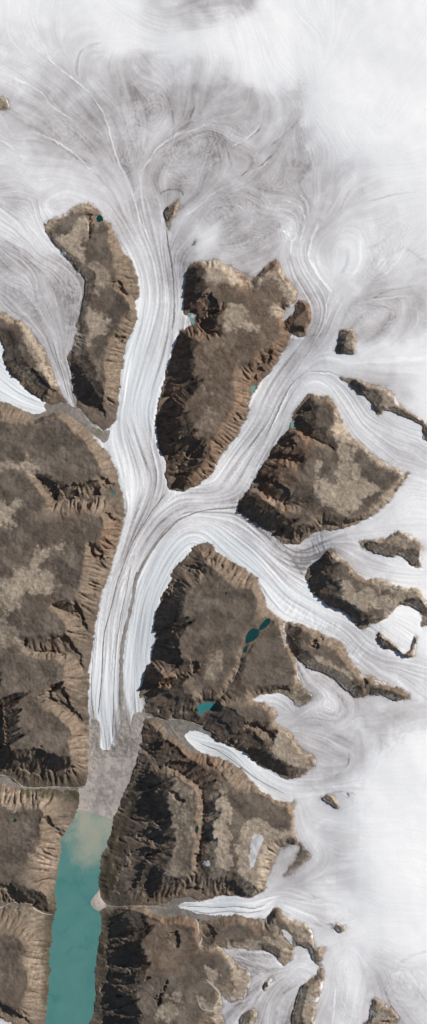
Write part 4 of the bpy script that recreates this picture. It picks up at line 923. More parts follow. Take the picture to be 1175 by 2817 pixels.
for a, b, ra, rb, an, n_ in RINGS:
    a, b, ra, rb = a * 1.0941, b * 1.0941, ra * 1.35, rb * 1.35
    ca, sa = math.cos(math.radians(an)), math.sin(math.radians(an))
    j0, j1 = max(int((b - 260 + MARG) / STEP), 0), min(int((b + 260 + MARG) / STEP), NY); i0, i1 = max(int((a - 260 + MARG) / STEP), 0), min(int((a + 260 + MARG) / STEP), NX)
    X, Y = XS[None, i0:i1] - a, YS[j0:j1, None] - b
    r = np.sqrt(((X * ca + Y * sa) / ra) ** 2 + ((-X * sa + Y * ca) / rb) ** 2) + rw[j0:j1, i0:i1] * .42
    ring = np.sin(r * n_ * 6.28 + st_l[j0:j1, i0:i1] * .5) + .6 * np.sin(r * n_ * 13.9 + 1.3)
    ringf[j0:j1, i0:i1] += ring * sstep(1.1, .55, r) * (.6 + .8 * np.clip(fbm_s(j0, j1, i0, i1), 0, 1))
shade += ringf * .075 * np.clip(amp * 1.3, .3, 1) * (1 - valley * deep)
shade -= rim * .3
shade += dust + .12 * fbm(98, 3.5, 3, .7) * (valley * .8 + .2 * amp)
snowpatch = sstep(.35, .75, fbm(93, 18, 4) * 1.6 + st_l * .15) * sstep(.15, .5, tone) * (1 - deep)
shade -= snowpatch * .14
shade += (.22 + .33 * valley * deep) * np.clip(shade - blur(shade, 7), -.25, .25)
blue = valley * deep * sstep(.55, .15, tone) * .8 + crev * .3
zb = zi + (st_m * .0022 * (valley * deep * .8 + .1) + st_l * .0022 * valley * (.3 + .7 * deep) + st_f * .0016 * (valley * .8 + .2) + crev * cross * .0035 + fbm(94, 50, 3) * .012 * (1 - valley)) * sstep(-2, 10, dland + 3) * np.clip(zi / .08, 0, 1)
zb += np.maximum(lines, 0) * .008
zb -= np.exp(-np.clip(dland, 0, 60) / 4.) * .012 * valley * np.clip(zi / .08, 0, 1)
gn = fbm(95, 6, 4)
zb = np.where(is_gravel, zi + gn * .006 * np.clip(zi / .02, .0, 1) + np.where(base_id == BI['debris'], .016 * fbm(96, 5, 4, .7), 0) * sstep(-20, 60, -sd_fj), zb)
# blue ice step near the lower right
zb = np.where(base_id == BI['fjord'], 0.002, zb).astype(np.float32)
zb = np.where(fan > 0, np.maximum(zb, .004 + .0015 * np.clip(fan, 0, 10)), zb).astype(np.float32)

# rock colour masks -----------------------------------------------------------


def soft_mask(lst):
    m = np.zeros((NY, NX), np.float32)
    for s, v, so in lst:
        d = sdf(smooth_poly(pts(s), True, 2), int(so + 14), 2.2)
        m = np.maximum(m, v * sstep(-so * .75, so * .75, d + fbm_soft * so * 1.3))
    return m


fbm_soft = fbm(101, 20, 5, .62) * 1.6
tan = soft_mask(TAN)
rust = soft_mask(RUST)
green = soft_mask(GREEN)
bandw = 4 + 20 * sstep(.45, .68, zi)
band = np.exp(-np.clip(sd_all, 0, 60) / bandw) * (.18 + .75 * sstep(.48, .68, zi)) * np.clip(.7 + 1.3 * fbm(104, 24, 4, .6), .1, 1.2)
nun = np.isin(OWN, [LK.index(k) for k in LK if 'nunatak' in k or k in ('bottom_peak', 'ring_ridge')]).astype(np.float32)
tanv = np.clip(np.maximum(np.maximum(tan, band), nun * .68) + .22 * fbm(102, 16, 5, .65) * 1.5 + .09 * np.clip(acc_l, -1, 3) * np.clip(.3 + fbm(105, 30, 3), 0, 1), 0, 1)
bz = blur(zl, 10)
ty2, tx2 = np.gradient(bz); tl2 = np.sqrt(tx2 * tx2 + ty2 * ty2) + 1e-7
grain = norm(lic(norm(lattice(106, 1.5) + .7 * lattice(107, 3.2)), (tx2 / tl2).astype(np.float32), (ty2 / tl2).astype(np.float32), 12))
drift = sstep(.55, .85, fbm(108, 9, 5, .62) * 1.7 + .55 * np.exp(-np.clip(sd_all, 0, 60) / 9.)) * sstep(.58, .72, zi) * np.exp(-np.clip(sd_all, 0, 60) / 14.)
rill = g2 * np.clip(slope, 0, 1) + .5 * norm(lic(norm(lattice(103, 1.5)), vx, vy, 6)) * np.clip(slope + .25, 0, 1)
sl = np.clip(slope, 0, 1)

# ================================================================== BLENDER
for o in list(bpy.data.objects):
    bpy.data.objects.remove(o)
scene = bpy.context.scene
COL = scene.collection


def tag(o, label=None, cat=None, group=None, kind=None):
    if label: o['label'] = label
    if cat: o['category'] = cat
    if group: o['group'] = group
    if kind: o['kind'] = kind
    return o


def empty(name, x, y, z=0.):
    o = bpy.data.objects.new(name, None); COL.objects.link(o)
    o.location = (x / 100, -y / 100, z)
    return o


def link(me, name, mat, parent=None):
    o = bpy.data.objects.new(name, me); COL.objects.link(o)
    me.materials.append(mat)
    if parent is not None:
        o.parent = parent
        o.matrix_parent_inverse = parent.matrix_basis.inverted()
    return o


def grid_mesh(name, cells, Z, attrs):
    """mesh of the grid cells whose mask is set (cells: (NY-1, NX-1) bool)"""
    vm = np.zeros((NY, NX), bool)
    vm[:-1, :-1] |= cells; vm[1:, :-1] |= cells; vm[:-1, 1:] |= cells; vm[1:, 1:] |= cells
    ids = np.full((NY, NX), -1, np.int32)
    js, is_ = np.nonzero(vm)
    ids[js, is_] = np.arange(len(js))
    co = np.empty((len(js), 3), np.float32)
    co[:, 0] = XS[is_] / 100; co[:, 1] = -YS[js] / 100; co[:, 2] = Z[js, is_]
    cj, ci = np.nonzero(cells)
    q = np.stack([ids[cj, ci], ids[cj + 1, ci], ids[cj + 1, ci + 1], ids[cj, ci + 1]], 1).astype(np.int32)
    me = bpy.data.meshes.new(name)
    me.vertices.add(len(co)); me.vertices.foreach_set('co', co.ravel())
    me.loops.add(q.size); me.loops.foreach_set('vertex_index', q.ravel())
    me.polygons.add(len(q))
    me.polygons.foreach_set('loop_start', np.arange(0, q.size, 4, dtype=np.int32))
    me.polygons.foreach_set('loop_total', np.full(len(q), 4, np.int32))
    me.polygons.foreach_set('use_smooth', np.ones(len(q), bool))
    me.update(calc_edges=True)
    for an, F in attrs.items():
        a = me.attributes.new(an, 'FLOAT', 'POINT')
        a.data.foreach_set('value', np.ascontiguousarray(F[js, is_], dtype=np.float32))
    return me


def cell_of(vmask):
    return vmask[:-1, :-1]


def ribbon(name, s, w0, w1, Zf, lift, mat, parent=None, jag=.25, seed=1, crown=.0, step=4.0):
    """a long low heap or stream bed draped along a line: real cross-section with a raised middle"""
    p = smooth_poly(pts(s), False, 8)
    seg = np.hypot(*(p[1:] - p[:-1]).T); cum = np.concatenate([[0], np.cumsum(seg)])
    n = max(int(cum[-1] / step), 2)
    u = np.linspace(0, cum[-1], n)
    q = np.stack([np.interp(u, cum, p[:, 0]), np.interp(u, cum, p[:, 1])], 1)
    t = np.gradient(q, axis=0); t /= np.hypot(t[:, 0], t[:, 1])[:, None] + 1e-9
    nrm = np.stack([-t[:, 1], t[:, 0]], 1)
    r = np.random.RandomState(seed)
    f = np.linspace(0, 1, n)
    w = (w0 + (w1 - w0) * f) * (1 + jag * np.convolve(r.randn(n + 4), np.ones(5) / 2.4, 'valid'))
    w = np.maximum(w, .35) * np.minimum(1, np.minimum(f, 1 - f) * n / 4 + .2)
    sh_ = np.convolve(r.randn(n + 8), np.ones(9) / 5, 'valid') * (w0 + w1) * .12
    offs = (-1, -.55, 0, .55, 1)
    vs, F = [], []
    for k in range(n):
        for o_ in offs:
            P = q[k] + nrm[k] * (o_ * w[k] + sh_[k])
            hgt = lift + crown * (1 - abs(o_) ** 1.6) * (w[k] / max(w0, w1)) + r.randn() * crown * .18
            vs.append((P[0], P[1], hgt))
    vs = np.array(vs)
    z = bil(Zf, vs[:, 0], vs[:, 1]) + vs[:, 2]
    co = np.stack([vs[:, 0] / 100, -vs[:, 1] / 100, z], 1)
    m = len(offs)
    for k in range(n - 1):
        for j in range(m - 1):
            a = k * m + j
            F.append((a, a + 1, a + m + 1, a + m))
    F = [f_[::-1] for f_ in F]
    me = bpy.data.meshes.new(name); me.from_pydata(co.tolist(), [], F); me.update()
    if me.polygons[len(me.polygons) // 2].normal.z < 0:
        me.flip_normals()
    for pl in me.polygons: pl.use_smooth = True
    return link(me, name, mat, parent)


# ------------------------------------------------------------------ materials
def new_mat(name):
    m = bpy.data.materials.new(name); m.use_nodes = True
    nt = m.node_tree
    for n in list(nt.nodes): nt.nodes.remove(n)
    out_ = nt.nodes.new('ShaderNodeOutputMaterial'); b = nt.nodes.new('ShaderNodeBsdfPrincipled')
    nt.links.new(b.outputs[0], out_.inputs[0])
    b.inputs['Specular IOR Level'].default_value = .1
    b.inputs['Roughness'].default_value = .9
    return m, nt, b


def lin(r, g, b):
    f = lambda c: ((c / 255 + .055) / 1.055) ** 2.4 if c > 10 else c / 255 / 12.92
    return (f(r), f(g), f(b), 1)


class NB:
    def __init__(s, nt): s.nt = nt

    def attr(s, n):
        a = s.nt.nodes.new('ShaderNodeAttribute'); a.attribute_name = n
        return a.outputs['Fac']

    def math(s, op, a, b=None, c=None, clamp=False):
        n = s.nt.nodes.new('ShaderNodeMath'); n.operation = op; n.use_clamp = clamp
        for i, v in enumerate((a, b, c)):
            if v is None: continue
            if isinstance(v, (int, float)): n.inputs[i].default_value = v
            else: s.nt.links.new(v, n.inputs[i])
        return n.outputs[0]

    def mix(s, f, a, b, mode='MIX'):
        n = s.nt.nodes.new('ShaderNodeMix'); n.data_type = 'RGBA'; n.blend_type = mode
        for i, v in ((0, f), (6, a), (7, b)):
            if isinstance(v, (int, float)): n.inputs[i].default_value = v
            elif isinstance(v, tuple): n.inputs[i].default_value = v
            else: s.nt.links.new(v, n.inputs[i])
        return n.outputs[2]

    def noise(s, scale, detail=4, rough=.6, dist=0., vec=None):
        n = s.nt.nodes.new('ShaderNodeTexNoise'); n.inputs['Scale'].default_value = scale; n.inputs['Detail'].default_value = detail
        n.inputs['Roughness'].default_value = rough; n.inputs['Distortion'].default_value = dist
        if vec is None:
            g = s.nt.nodes.new('ShaderNodeNewGeometry'); vec = g.outputs['Position']
        s.nt.links.new(vec, n.inputs['Vector'])
        return n.outputs['Fac']

    def ramp(s, v, a, b):
        n = s.nt.nodes.new('ShaderNodeMapRange'); n.interpolation_type = 'SMOOTHSTEP'
        n.inputs['From Min'].default_value = a; n.inputs['From Max'].default_value = b
        s.nt.links.new(v, n.inputs['Value'])
        return n.outputs[0]

    def bump(s, h, strength, dist, b):
        n = s.nt.nodes.new('ShaderNodeBump'); n.inputs['Strength'].default_value = strength; n.inputs['Distance'].default_value = dist
        s.nt.links.new(h, n.inputs['Height']); s.nt.links.new(n.outputs[0], b.inputs['Normal'])


def ice_material():
    m, nt, b = new_mat('glacier_ice'); N = NB(nt)
    sh_ = N.math('ADD', N.attr('shade'), N.math('MULTIPLY', N.math('SUBTRACT', N.noise(22, 5, .7), .5), .16))
    cr = nt.nodes.new('ShaderNodeValToRGB'); e = cr.color_ramp.elements
    e[0].position = .0; e[0].color = (.965, .965, .955, 1); e[1].position = 1.; e[1].color = (.27, .245, .24, 1)
    for p, c in ((.20, (.835, .835, .84, 1)), (.38, (.70, .692, .70, 1)), (.62, (.568, .548, .552, 1)), (.80, (.458, .435, .435, 1))):
        x = e.new(p); x.color = c
    nt.links.new(N.math('MULTIPLY_ADD', sh_, .65, .085), cr.inputs[0])
    c = N.mix(N.math('MULTIPLY', N.attr('blue'), .55), cr.outputs[0], (.60, .665, .70, 1))
    c = N.mix(N.math('MULTIPLY', N.attr('gravel'), .9, clamp=True), c, (.30, .265, .235, 1))
    nt.links.new(c, b.inputs['Base Color'])
    b.inputs['Roughness'].default_value = .75
    N.bump(N.noise(30, 6, .7), .25, .02, b)
    return m


def rock_material():
    m, nt, b = new_mat('tundra_rock'); N = NB(nt)
    n1_ = N.noise(1.6, 8, .62, .3); n2_ = N.noise(9, 7, .68); n3_ = N.noise(38, 4, .7)
    dark = N.mix(N.ramp(n1_, .42, .60), (.098, .080, .064, 1), (.178, .146, .117, 1))
    dark = N.mix(N.ramp(n2_, .50, .75), dark, (.16, .131, .102, 1))
    tan_c = N.mix(N.ramp(n2_, .3, .7), (.33, .262, .198, 1), (.48, .40, .31, 1))
    slope_c = N.mix(N.ramp(n2_, .3, .7), (.155, .114, .083, 1), (.285, .218, .160, 1))
    dark = N.mix(N.math('MULTIPLY', N.ramp(N.noise(.7, 5, .6, .5), .45, .65), .5), dark, (.155, .115, .087, 1))
    c = N.mix(N.math('MULTIPLY', N.attr('slope'), .8, clamp=True), dark, slope_c)
    rust_c = N.mix(N.ramp(n2_, .3, .7), (.15, .090, .058, 1), (.24, .155, .105, 1))
    c = N.mix(N.math('MULTIPLY', N.attr('rust'), N.math('MULTIPLY_ADD', N.attr('slope'), .3, .5), clamp=True), c, rust_c)
    tf = N.math('ADD', N.attr('tan'), N.math('MULTIPLY', N.math('SUBTRACT', n2_, .5), .9))
    tf = N.math('MULTIPLY', N.ramp(tf, .12, 1.15), .88)
    c = N.mix(tf, c, tan_c)
    c = N.mix(N.math('MULTIPLY', N.attr('green'), .7, clamp=True), c, (.062, .056, .033, 1))
    k = N.math('ADD', N.math('MULTIPLY_ADD', N.attr('rill'), .10, N.math('MULTIPLY_ADD', N.math('MULTIPLY', N.attr('chan'), N.math('MULTIPLY_ADD', N.attr('slope'), .8, .25)), .10, 1.0)), N.math('ADD', N.math('MULTIPLY', N.math('SUBTRACT', n3_, .5), .2), N.math('MULTIPLY', N.math('SUBTRACT', N.noise(11, 6, .72, 1.2), .5), .65)))
    k = N.math('ADD', k, N.math('MULTIPLY', N.attr('grain'), .075))
    k = N.math('MAXIMUM', k, .35)
    hs_ = nt.nodes.new('ShaderNodeHueSaturation'); nt.links.new(c, hs_.inputs['Color']); nt.links.new(k, hs_.inputs['Value'])
    nt.links.new(N.mix(N.math('MULTIPLY', N.attr('drift'), .85, clamp=True), hs_.outputs[0], (.72, .71, .70, 1)), b.inputs['Base Color'])
    N.bump(N.math('ADD', n3_, N.math('MULTIPLY', n2_, 1.5)), .5, .03, b)
    return m


def gravel_material(name, c0, c1, dark=(.12, .105, .095, 1)):
    m, nt, b = new_mat(name); N = NB(nt)
    c = N.mix(N.ramp(N.noise(7, 8, .65, .8), .35, .66), c0, c1)
    c = N.mix(N.ramp(N.noise(26, 5, .7, .4), .52, .75), c, dark)
    if True:
        c = N.mix(N.math('MULTIPLY', N.attr('wet'), .6, clamp=True), c, (.195, .19, .18, 1))
    nt.links.new(c, b.inputs['Base Color'])
    N.bump(N.noise(40, 6, .75), .5, .03, b)
    return m


def water_material(name, c0, c1, scale=3., plume=False):
    m, nt, b = new_mat(name); N = NB(nt)
    c = N.mix(N.ramp(N.noise(scale, 4, .55, .8), .3, .7), c0, c1)
    if plume:
        c = N.mix(N.ramp(N.noise(.9, 5, .6, 1.5), .52, .75), c, (.058, .196, .192, 1))
        c = N.mix(N.attr('plume'), c, (.42, .395, .31, 1))
    nt.links.new(c, b.inputs['Base Color'])
    b.inputs['Roughness'].default_value = .35; b.inputs['Specular IOR Level'].default_value = .15
    return m


ICE = ice_material(); ROCK = rock_material()
GRAVEL = gravel_material('outwash_silt', (.45, .39, .35, 1), (.54, .475, .43, 1), (.36, .32, .29, 1))
DEBRIS = gravel_material('debris', (.33, .29, .26, 1), (.47, .42, .38, 1), (.25, .222, .20, 1))
MORAINE = gravel_material('moraine_rubble', (.26, .232, .21, 1), (.40, .365, .335, 1), (.15, .132, .12, 1))
RIVER = gravel_material('silty_stream', (.34, .30, .25, 1), (.46, .42, .36, 1), (.25, .22, .19, 1))
WATER = {'dark': water_material('deep_teal_water', (.006, .045, .05, 1), (.010, .060, .064, 1)),
         'bright': water_material('turquoise_water', (.028, .17, .17, 1), (.045, .21, .205, 1)),
         'pale': water_material('milky_green_water', (.12, .27, .235, 1), (.22, .33, .29, 1), 12),
         'olive': water_material('olive_water', (.17, .175, .115, 1), (.21, .21, .145, 1)),
         'forest': water_material('dark_green_water', (.006, .034, .026, 1), (.012, .045, .034, 1))}
FJW = water_material('glacial_lake_water', (.078, .222, .208, 1), (.098, .245, .225, 1), 1.3, True)

# ------------------------------------------------------------------ rock masses
land_attrs = dict(tan=tanv, rust=np.clip(rust + .25 * sl * sstep(.2, .6, rust + .3), 0, 1), green=green, slope=sl, rill=np.clip(rill, -3, 3), chan=np.clip(acc_l, -1.2, 2.5), grain=np.clip(grain, -2.5, 2.5), drift=drift)
keep = sd_all > -5
ROCK_LABELS = {
    'north_ridge': ('hills', 'narrow brown ridge with tan saddle left of the upper main glacier', 'ridge', True),
    'far_west_spur': ('hills', 'dark topped brown spur between the grey ice lobe and the short white tongue', 'spur', True),
    'west_massif': ('hills', 'large brown upland with ravines along the whole left bank of the main glacier', 'upland', True),
    'south_west_massif': ('hills', 'brown upland with sunlit rills on the left shore of the turquoise lake', 'upland', True),
    'central_plateau': ('hills', 'rusty brown plateau between the two upper arms of the branching glacier', 'plateau', True),
    'east_massif': ('hills', 'pointed brown upland with pale sandy centre right of the branching glacier', 'upland', True),
    'hooked_ridge': ('hills', 'tan hooked ridge with a long dark blue shadowed cliff beside the right ice arm', 'ridge', True),
    'middle_massif': ('hills', 'dark brown plateau carrying a two lobed teal lake', 'plateau', True),
    'long_spur': ('hills', 'long tapering brown spur between the right glacier arm and the pink grey ice basin', 'spur', True),
    'south_massif': ('hills', 'brown upland with pale flat top and jagged dark cliffs right of the lake head', 'upland', True),
    'southern_massif': ('hills', 'brown upland with black cliffs on the right shore of the lake at the bottom', 'upland', True),
    'east_knob': ('rock_outcrop', 'small rounded rusty knob with black lower cliff at the corner of the central plateau', 'outcrop', False),
    'dome_nunatak': ('nunatak', 'smooth oval tan rock island with a dark left cliff in the right snow basin', 'rock island', False),
    'blade_nunatak': ('nunatak', 'slim blade shaped brown rock splitting the ice above the main glacier', 'rock island', False),
    'speck_nunatak': ('nunatak', 'tiny dark red brown rock speck in the ice above the central plateau', 'rock island', False),
    'west_edge_nunatak': ('nunatak', 'small tan rock island cut by the upper left edge of the picture', 'rock island', False),
    'strip_nunatak': ('nunatak', 'long thin tan rock strip with blue shadow above the looping glacier arm', 'rock island', False),
    'kidney_nunatak': ('nunatak', 'kidney shaped tan rock island between two ice streams at the right', 'rock island', False),
    'ring_ridge': ('nunatak', 'curved crescent rock rim below the round ice bowl at the right edge', 'rock rim', False),
    'plum_nunatak': ('nunatak', 'small reddish rock island inside the pink grey lower ice lobe', 'rock island', False),
    'chip_nunatak': ('nunatak', 'small triangular tan rock chip below the blue ice step', 'rock island', False),
    'bottom_peak': ('nunatak', 'brown pointed rock peak cut by the bottom edge at the lower right', 'rock peak', False),
    'tear_nunatak': ('nunatak', 'tear shaped tan rock island at the bottom edge in the pink grey lobe', 'rock island', False),
    'wedge_nunatak': ('nunatak', 'wedge shaped tan rock at the head of the narrow side glacier', 'rock island', False),
    'pebble_nunatak': ('nunatak', 'tiny dark rock fleck just right of the wedge shaped rock', 'rock island', False),
}
cl_own = OWN[:-1, :-1]; cl_keep = keep[:-1, :-1] | keep[1:, :-1] | keep[:-1, 1:] | keep[1:, 1:]
rock_obj = {}
for li, k in enumerate(LK):
    cells = (cl_own == li) & cl_keep
    if not cells.any():
        continue
    nm, lab, cat, struct = ROCK_LABELS[k]
    o = link(grid_mesh(nm, cells, zl, land_attrs), nm, ROCK)
    tag(o, lab, cat, None if struct else ('rock islands standing out of the ice' if nm == 'nunatak' else None), 'structure' if struct else None)
    rock_obj[k] = o

# ------------------------------------------------------------------ ice, gravel, lake
ice_attrs = dict(shade=np.clip(shade, -.15, 1.5), blue=np.clip(blue, 0, 1), gravel=np.clip(gr_soft * (1 - is_gravel), 0, 1) * .0 + np.exp(-np.clip(dland, 0, 60) / 2.2) * .55 * np.clip(.5 + gn, 0, 1) + sstep(-115, -2, sdf(smooth_poly(pts(dict(BASE)['debris']), True, 2), 120, .6)) * np.clip(.34 + .36 * st_m + .26 * st_g, 0, 1) * 1.1)
wet = np.clip(sstep(.25, .6, fbm(111, 9, 5, .62) * 1.8) * .8 + .8 * np.exp(-(line_dist(pts("I 480,160 500,230 490,300 480,350 470,430"), 40, 3)[0] / 8) ** 2), 0, 1)
for s_ in ("I 500,120 520,180 505,240 520,290 500,340 530,400 540,440", "I 490,260 540,230 590,235 640,225", "I 480,330 520,350 510,390 560,440", "I 400,350 430,390 460,420", "I 440,210 470,280 480,330", "I 520,290 490,330 470,380 440,415", "I 600,170 590,220 560,250 520,265", "I 660,60 650,140 655,210 640,250", "I 455,60 462,140 470,160"):
    wet = np.maximum(wet, np.exp(-(line_dist(smooth_poly(pts(s_), False, 4), 20, 2.5)[0] / 2.6) ** 2))
plume_sd = sdf(smooth_poly(pts("I 340,400 600,440 560,520 500,645 470,670 440,685 400,678 375,650 372,610 385,580 350,545 335,520 350,480 360,440")), 40, 3)
plume = np.clip(sstep(-39, 44, plume_sd + 12 * fbm(123, 14, 4, .6)) * (.70 + .12 * fbm(121, 22, 3)) + .35 * sstep(-160, 0, -np.abs(YS[:, None] - 2230) + 0 * XS[None]) * .6 * (.5 + fbm(122, 26, 4)), 0, 1)
covered = sd_all > 7
cov = covered[:-1, :-1] & covered[1:, :-1] & covered[:-1, 1:] & covered[1:, 1:]
bid = base_id[:-1, :-1]
fanc = (fan > 0)[:-1, :-1]


def base_cells(k):
    i = BI[k] if k in BI else len(BASE)
    return (bid == i) & ~cov & ~fanc


ga = dict(wet=wet)
for k, nm, lab, cat in (('outwash', 'outwash_plain', 'flat pinkish brown silt plain between the glacier snout and the turquoise lake', 'silt plain'),
                        ('west_gravel', 'valley_floor', 'curved grey gravel valley floor below the short white ice tongue', 'gravel bed'),
                        ('creek_gravel', 'valley_floor', 'thin pale gravel creek bed crossing from the left edge to the silt plain', 'gravel bed'),
                        ('side_gravel', 'valley_floor', 'grey gravel apron around the narrow side glacier right of the snout', 'gravel bed'),
                        ('south_gravel', 'valley_floor', 'grey gravel bed around the lowest striped side glacier', 'gravel bed')):
    c = base_cells(k)
    tag(link(grid_mesh(nm, c, zb, ga), nm, GRAVEL if k == 'outwash' else gravel_material(nm + '_gravel', (.20, .178, .155, 1), (.31, .28, .25, 1), (.17, .15, .13, 1))), lab, cat, None, 'structure')
tag(link(grid_mesh('river_delta', fanc & ~cov, zb, ga), 'river_delta', GRAVEL), 'small pinkish gravel fan jutting into the lake from its right shore', 'gravel fan', None, 'structure')
tag(link(grid_mesh('lake_water', base_cells('fjord'), zb, dict(plume=plume)), 'lake_water', FJW), 'long turquoise glacial lake with a beige silt plume at its head', 'lake', None, 'structure')
tag(link(grid_mesh('ice_sheet', base_cells('sheet'), zb, ice_attrs), 'ice_sheet', ICE), 'broad white and grey swirled ice sheet filling the top and right of the picture', 'ice sheet', None, 'structure')

# branching glacier
bg = tag(empty('branching_glacier', 390, 1390, .25), 'huge branching glacier whose arms merge into one striped trunk ending in brown rubble', 'glacier')
for k, lab in (('g_trunk', 'striped left arm flowing straight down from the top'), ('g_northeast', 'middle arm coming from the upper right snow basin'), ('g_loop', 'bright looping arm wrapping around the pointed brown upland'),
               ('g_icefall', 'grey crevassed arm entering from the right past the kidney shaped rock'), ('g_southeast', 'broad white arm coming in diagonally from the lower right')):
    tag(link(grid_mesh('ice_stream', base_cells(k), zb, ice_attrs), 'ice_stream', ICE, bg), lab)
tag(link(grid_mesh('debris_cover', base_cells('debris'), zb, ga), 'debris_cover', DEBRIS, bg), 'brown rubble covering the snout')
ZS = np.maximum(zb, np.where(sd_all > -4, zl, -9))
MOR = [("E 815,640 790,672 740,742 690,822 655,880 620,960 588,1050 G 585,155 560,260 540,340 515,430 507,520 502,640 493,750 485,830", 1.5, 1.3, 'thin dark line between left and middle arms'),
       ("F 140,708 60,716 0,722 E 960,735 880,772 800,850 740,930 690,1020 668,1074 G 678,130 660,220 640,330 612,440 600,540 597,640 597,720 602,790", 1.2, 6.5, 'broad dark rubble stripe between middle and right arms'),
       ("C 822,240 834,330 846,410 855,480 858,560 857,650 848,730", .9, .6, 'fine dark line trailing from the blade shaped rock'),
       ("G 645,100 622,230 597,340 577,470 566,600 561,720 558,860 556,950", .5, .9, None),
       ("G 470,430 458,540 452,650 450,760 462,830", .45, .6, None)]
for i, (s, a, b_, lab) in enumerate(MOR):
    tag(ribbon('medial_moraine', s, a, b_, zb, .003, MORAINE, bg, .16, 40 + i, .005, 2.5), lab)

GL = [('g_west_lobe', 'broad mauve grey ice lobe narrowing to a point at the left side', 'outlet_glacier'), ('g_white_tongue', 'short bright white ice tongue at the left edge', 'outlet_glacier'),
      ('g_side', 'narrow white side glacier curving down from the right toward the snout', 'valley_glacier'), ('g_south', 'lowest side glacier with crisp white stripes pointing left to the lake', 'valley_glacier'),
      ('g_hook', 'hook shaped pinkish ice lobe curling to a tip beside the lake chain plateau', 'outlet_glacier'), ('g_cirque', 'round smooth ice bowl inside the crescent rock rim at the right', 'cirque_glacier'),
      ('g_pink', 'pinkish grey ice lobe spreading between tan shores near the bottom', 'outlet_glacier')]
for k, lab, nm in GL:
    me = grid_mesh(nm, base_cells(k), zb, ice_attrs)
    if k in ('g_south', 'g_side', 'g_west_lobe'):
        c0 = {'g_south': (600, 2490), 'g_side': (680, 2110), 'g_west_lobe': (130, 850)}[k]
        go = tag(empty(nm, c0[0], c0[1], float(bil(zb, *c0))), lab, 'glacier', 'separate smaller glaciers')
        link(me, 'ice_tongue', ICE, go)
    else:
        go = tag(link(me, nm, ICE), lab, 'glacier', 'separate smaller glaciers')
    for mi, (s, a, b_) in enumerate({'g_south': [("L 300,205 420,208 560,214 680,207 800,220 880,195", .9, .4), ("L 350,238 460,256 600,244 760,250 880,232", .9, .5)],
                                     'g_side': [("G 985,975 1060,1005 1120,1040 1180,1085 1250,1140 1320,1180 1400,1222", .9, .6)],
                                     'g_west_lobe': [("E 338,170 318,90 285,-20 C 262,790", .6, .4)]}.get(k, [])):
        ribbon('medial_moraine', s, a, b_, zb, .003, MORAINE, go, .2, 60 + mi, .004, 2.5)


# small ice patches lying on the rock
def patch(name, s, mat, Z, lift, label, cat, attrs, group=None, thick=.003, kind=None):
    d = sdf(smooth_poly(pts(s)), 20, .8)
    c = ((d > -1.5)[:-1, :-1])
    Zp = Z + np.clip(d, -3, 6) * thick / 6 + lift
    o = link(grid_mesh(name, c, Zp.astype(np.float32), attrs), name, mat)
    return tag(o, label, cat, group, kind)


patch_attrs = dict(shade=np.clip(.95 + .10 * st_m + .2 * fbm(131, 8, 3), 0, 1.2), blue=np.full((NY, NX), .25, np.float32), gravel=np.zeros((NY, NX), np.float32))
bright_attrs = dict(shade=np.clip(.32 + .2 * fbm(132, 4, 3), 0, 1), blue=np.zeros((NY, NX), np.float32), gravel=np.zeros((NY, NX), np.float32))
ZL = zl
PATCH = [("J 205,545 225,528 255,530 267,545 260,570 240,600 230,640 220,680 205,692 195,660 200,600", 0, 'pale grey ice patch lying in a sandy hollow of the flat topped upland'),
         ("D 380,610 410,600 428,600 420,625 390,655 370,678 364,668 372,640", 0, 'grey ice strip between the rusty knob and the central plateau'),
         ("M 0,375 30,385 60,420 85,470 80,490 50,455 20,420", 0, 'thin grey ice strip on the tan shore right of the ravine'),
         ("C 246,290 258,305 280,330 300,346 322,345 320,360 296,356 268,330 250,305", 1, 'curved white snow bank on the left side of the northern ridge'),
         ("I 1005,665 1020,658 1030,672 1025,682 1008,680", 1, 'tiny snow spot on the dark slope left of the pale flat top')]
ZS = np.maximum(zb, np.where(sd_all > 0, zl, -9))
for s, br, lab in PATCH:
    patch('snow_patch' if br else 'ice_patch', s, ICE, ZS, .002, lab, 'snow patch' if br else 'ice patch', bright_attrs if br else patch_attrs, 'patches of old snow and ice on the rock')

# small lakes
for nm, s, kind, lab in LAKES:
    p = smooth_poly(pts(s), True, 4)
    c = p.mean(0); q = c + (p - c) * 1.04
    me = bpy.data.meshes.new('meltwater_pool')
    n = len(q)
    co = [(x / 100, -y / 100, LZ[nm] + .002) for x, y in q]
    me.from_pydata(co, [], [tuple(range(n))]); me.update()
    if me.polygons[0].normal.z < 0: me.flip_normals()
    tag(link(me, 'meltwater_pool', WATER[kind]), lab, 'lake', 'small meltwater lakes')

# streams
STREAMS = [("K -260,225 0,215 60,187 150,172 230,182 255,230 320,262 400,275", 1.1, 1.1, 'pale stream winding across the lower left upland into the lake'),
           ("I -180,228 40,245 110,296 180,302 250,296 300,298 385,300 420,290", 2.2, 1.0, 'pale creek along the gravel valley below the black left cliff'),
           ("H 180,520 165,560 140,610 120,660 80,720 45,755", .8, 1.2, 'faint tan stream running down from the lake chain'),
           ("G 1074,935 1000,895 930,868 860,858 790,858 750,835 690,830", 1.0, 1.4, 'pale stream from the narrow side glacier to the snout'),
           ("G 905,965 870,935 840,890 815,865 770,850", 1.6, .8, 'pale stream along the foot of the narrow side glacier'),
           ("I 860,905 790,890 715,883 640,884 560,886 515,882", 1.3, 1.0, 'pale stream from the lowest side glacier to the gravel fan'),
           ("L 445,505 410,498 402,485 418,440 395,390 385,320 350,290", 1.8, 1.6, 'tan stream descending a ravine to the lowest side glacier'),
           ("L 450,740 500,790 545,840 550,880 510,950 500,975 420,960 390,900 380,860", 2.6, 1.8, 'tan looping meltwater course left of the pink grey lobe')]
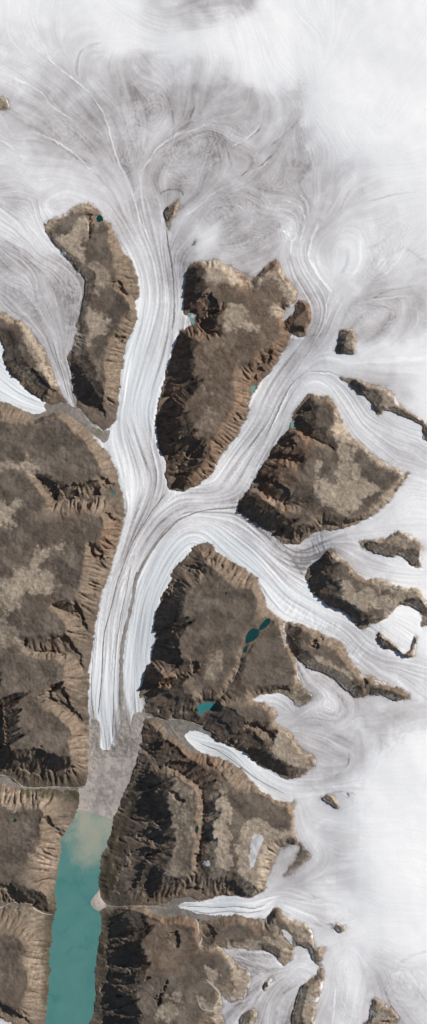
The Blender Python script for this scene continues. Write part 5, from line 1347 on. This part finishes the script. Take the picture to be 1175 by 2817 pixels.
for i, (s, a, b_, lab) in enumerate(STREAMS):
    tag(ribbon('meltwater_stream', s, a, b_, ZS, .006, RIVER, None, .25, 80 + i, .001, 4.), lab, 'stream', 'pale meltwater streams')

# base ground below everything
me = bpy.data.meshes.new('ground')
me.from_pydata([(-80, 60, -.25), (90, 60, -.25), (90, -90, -.25), (-80, -90, -.25)], [], [(3, 2, 1, 0)]); me.update()
g = link(me, 'ground', gravel_material('ground_gravel', (.10, .085, .07, 1), (.16, .135, .11, 1)))
if me.polygons[0].normal.z < 0: me.flip_normals()
tag(g, 'dark brown ground lying below the ice and the uplands', 'ground', None, 'structure')

# ------------------------------------------------------------------ light, sky, camera
w = bpy.data.worlds.new('World'); scene.world = w; w.use_nodes = True
nt = w.node_tree
bgk = nt.nodes['Background']; sky = nt.nodes.new('ShaderNodeTexSky'); sky.sky_type = 'NISHITA'; sky.sun_disc = False
sky.sun_elevation = math.radians(SUN_EL); sky.sun_rotation = math.radians(90 - SUN_AZ)
nt.links.new(sky.outputs[0], bgk.inputs[0]); bgk.inputs[1].default_value = .055
sl_ = bpy.data.lights.new('sun', 'SUN'); sl_.energy = 5.0; sl_.angle = math.radians(.5); sl_.color = (1., .965, .92)
so = bpy.data.objects.new('sun', sl_); COL.objects.link(so)
from mathutils import Vector
dv = Vector((math.cos(math.radians(SUN_AZ)) * math.cos(math.radians(SUN_EL)), math.sin(math.radians(SUN_AZ)) * math.cos(math.radians(SUN_EL)), math.sin(math.radians(SUN_EL))))
so.rotation_euler = dv.to_track_quat('Z', 'Y').to_euler(); so.location = (20, -5, 20)

cam = bpy.data.cameras.new('camera'); co = bpy.data.objects.new('camera', cam); COL.objects.link(co)
DIST = 260.0
co.location = (MW / 200, -MH / 200, DIST + .45); co.rotation_euler = (0, 0, 0)
cam.sensor_fit = 'VERTICAL'; cam.sensor_height = 24
cam.lens = 24 * DIST / (MH / 100)
cam.clip_start = 1; cam.clip_end = 1000
scene.camera = co
scene.view_settings.view_transform = 'Standard'; scene.view_settings.look = 'None'; scene.view_settings.exposure = 0
scene.render.film_transparent = False
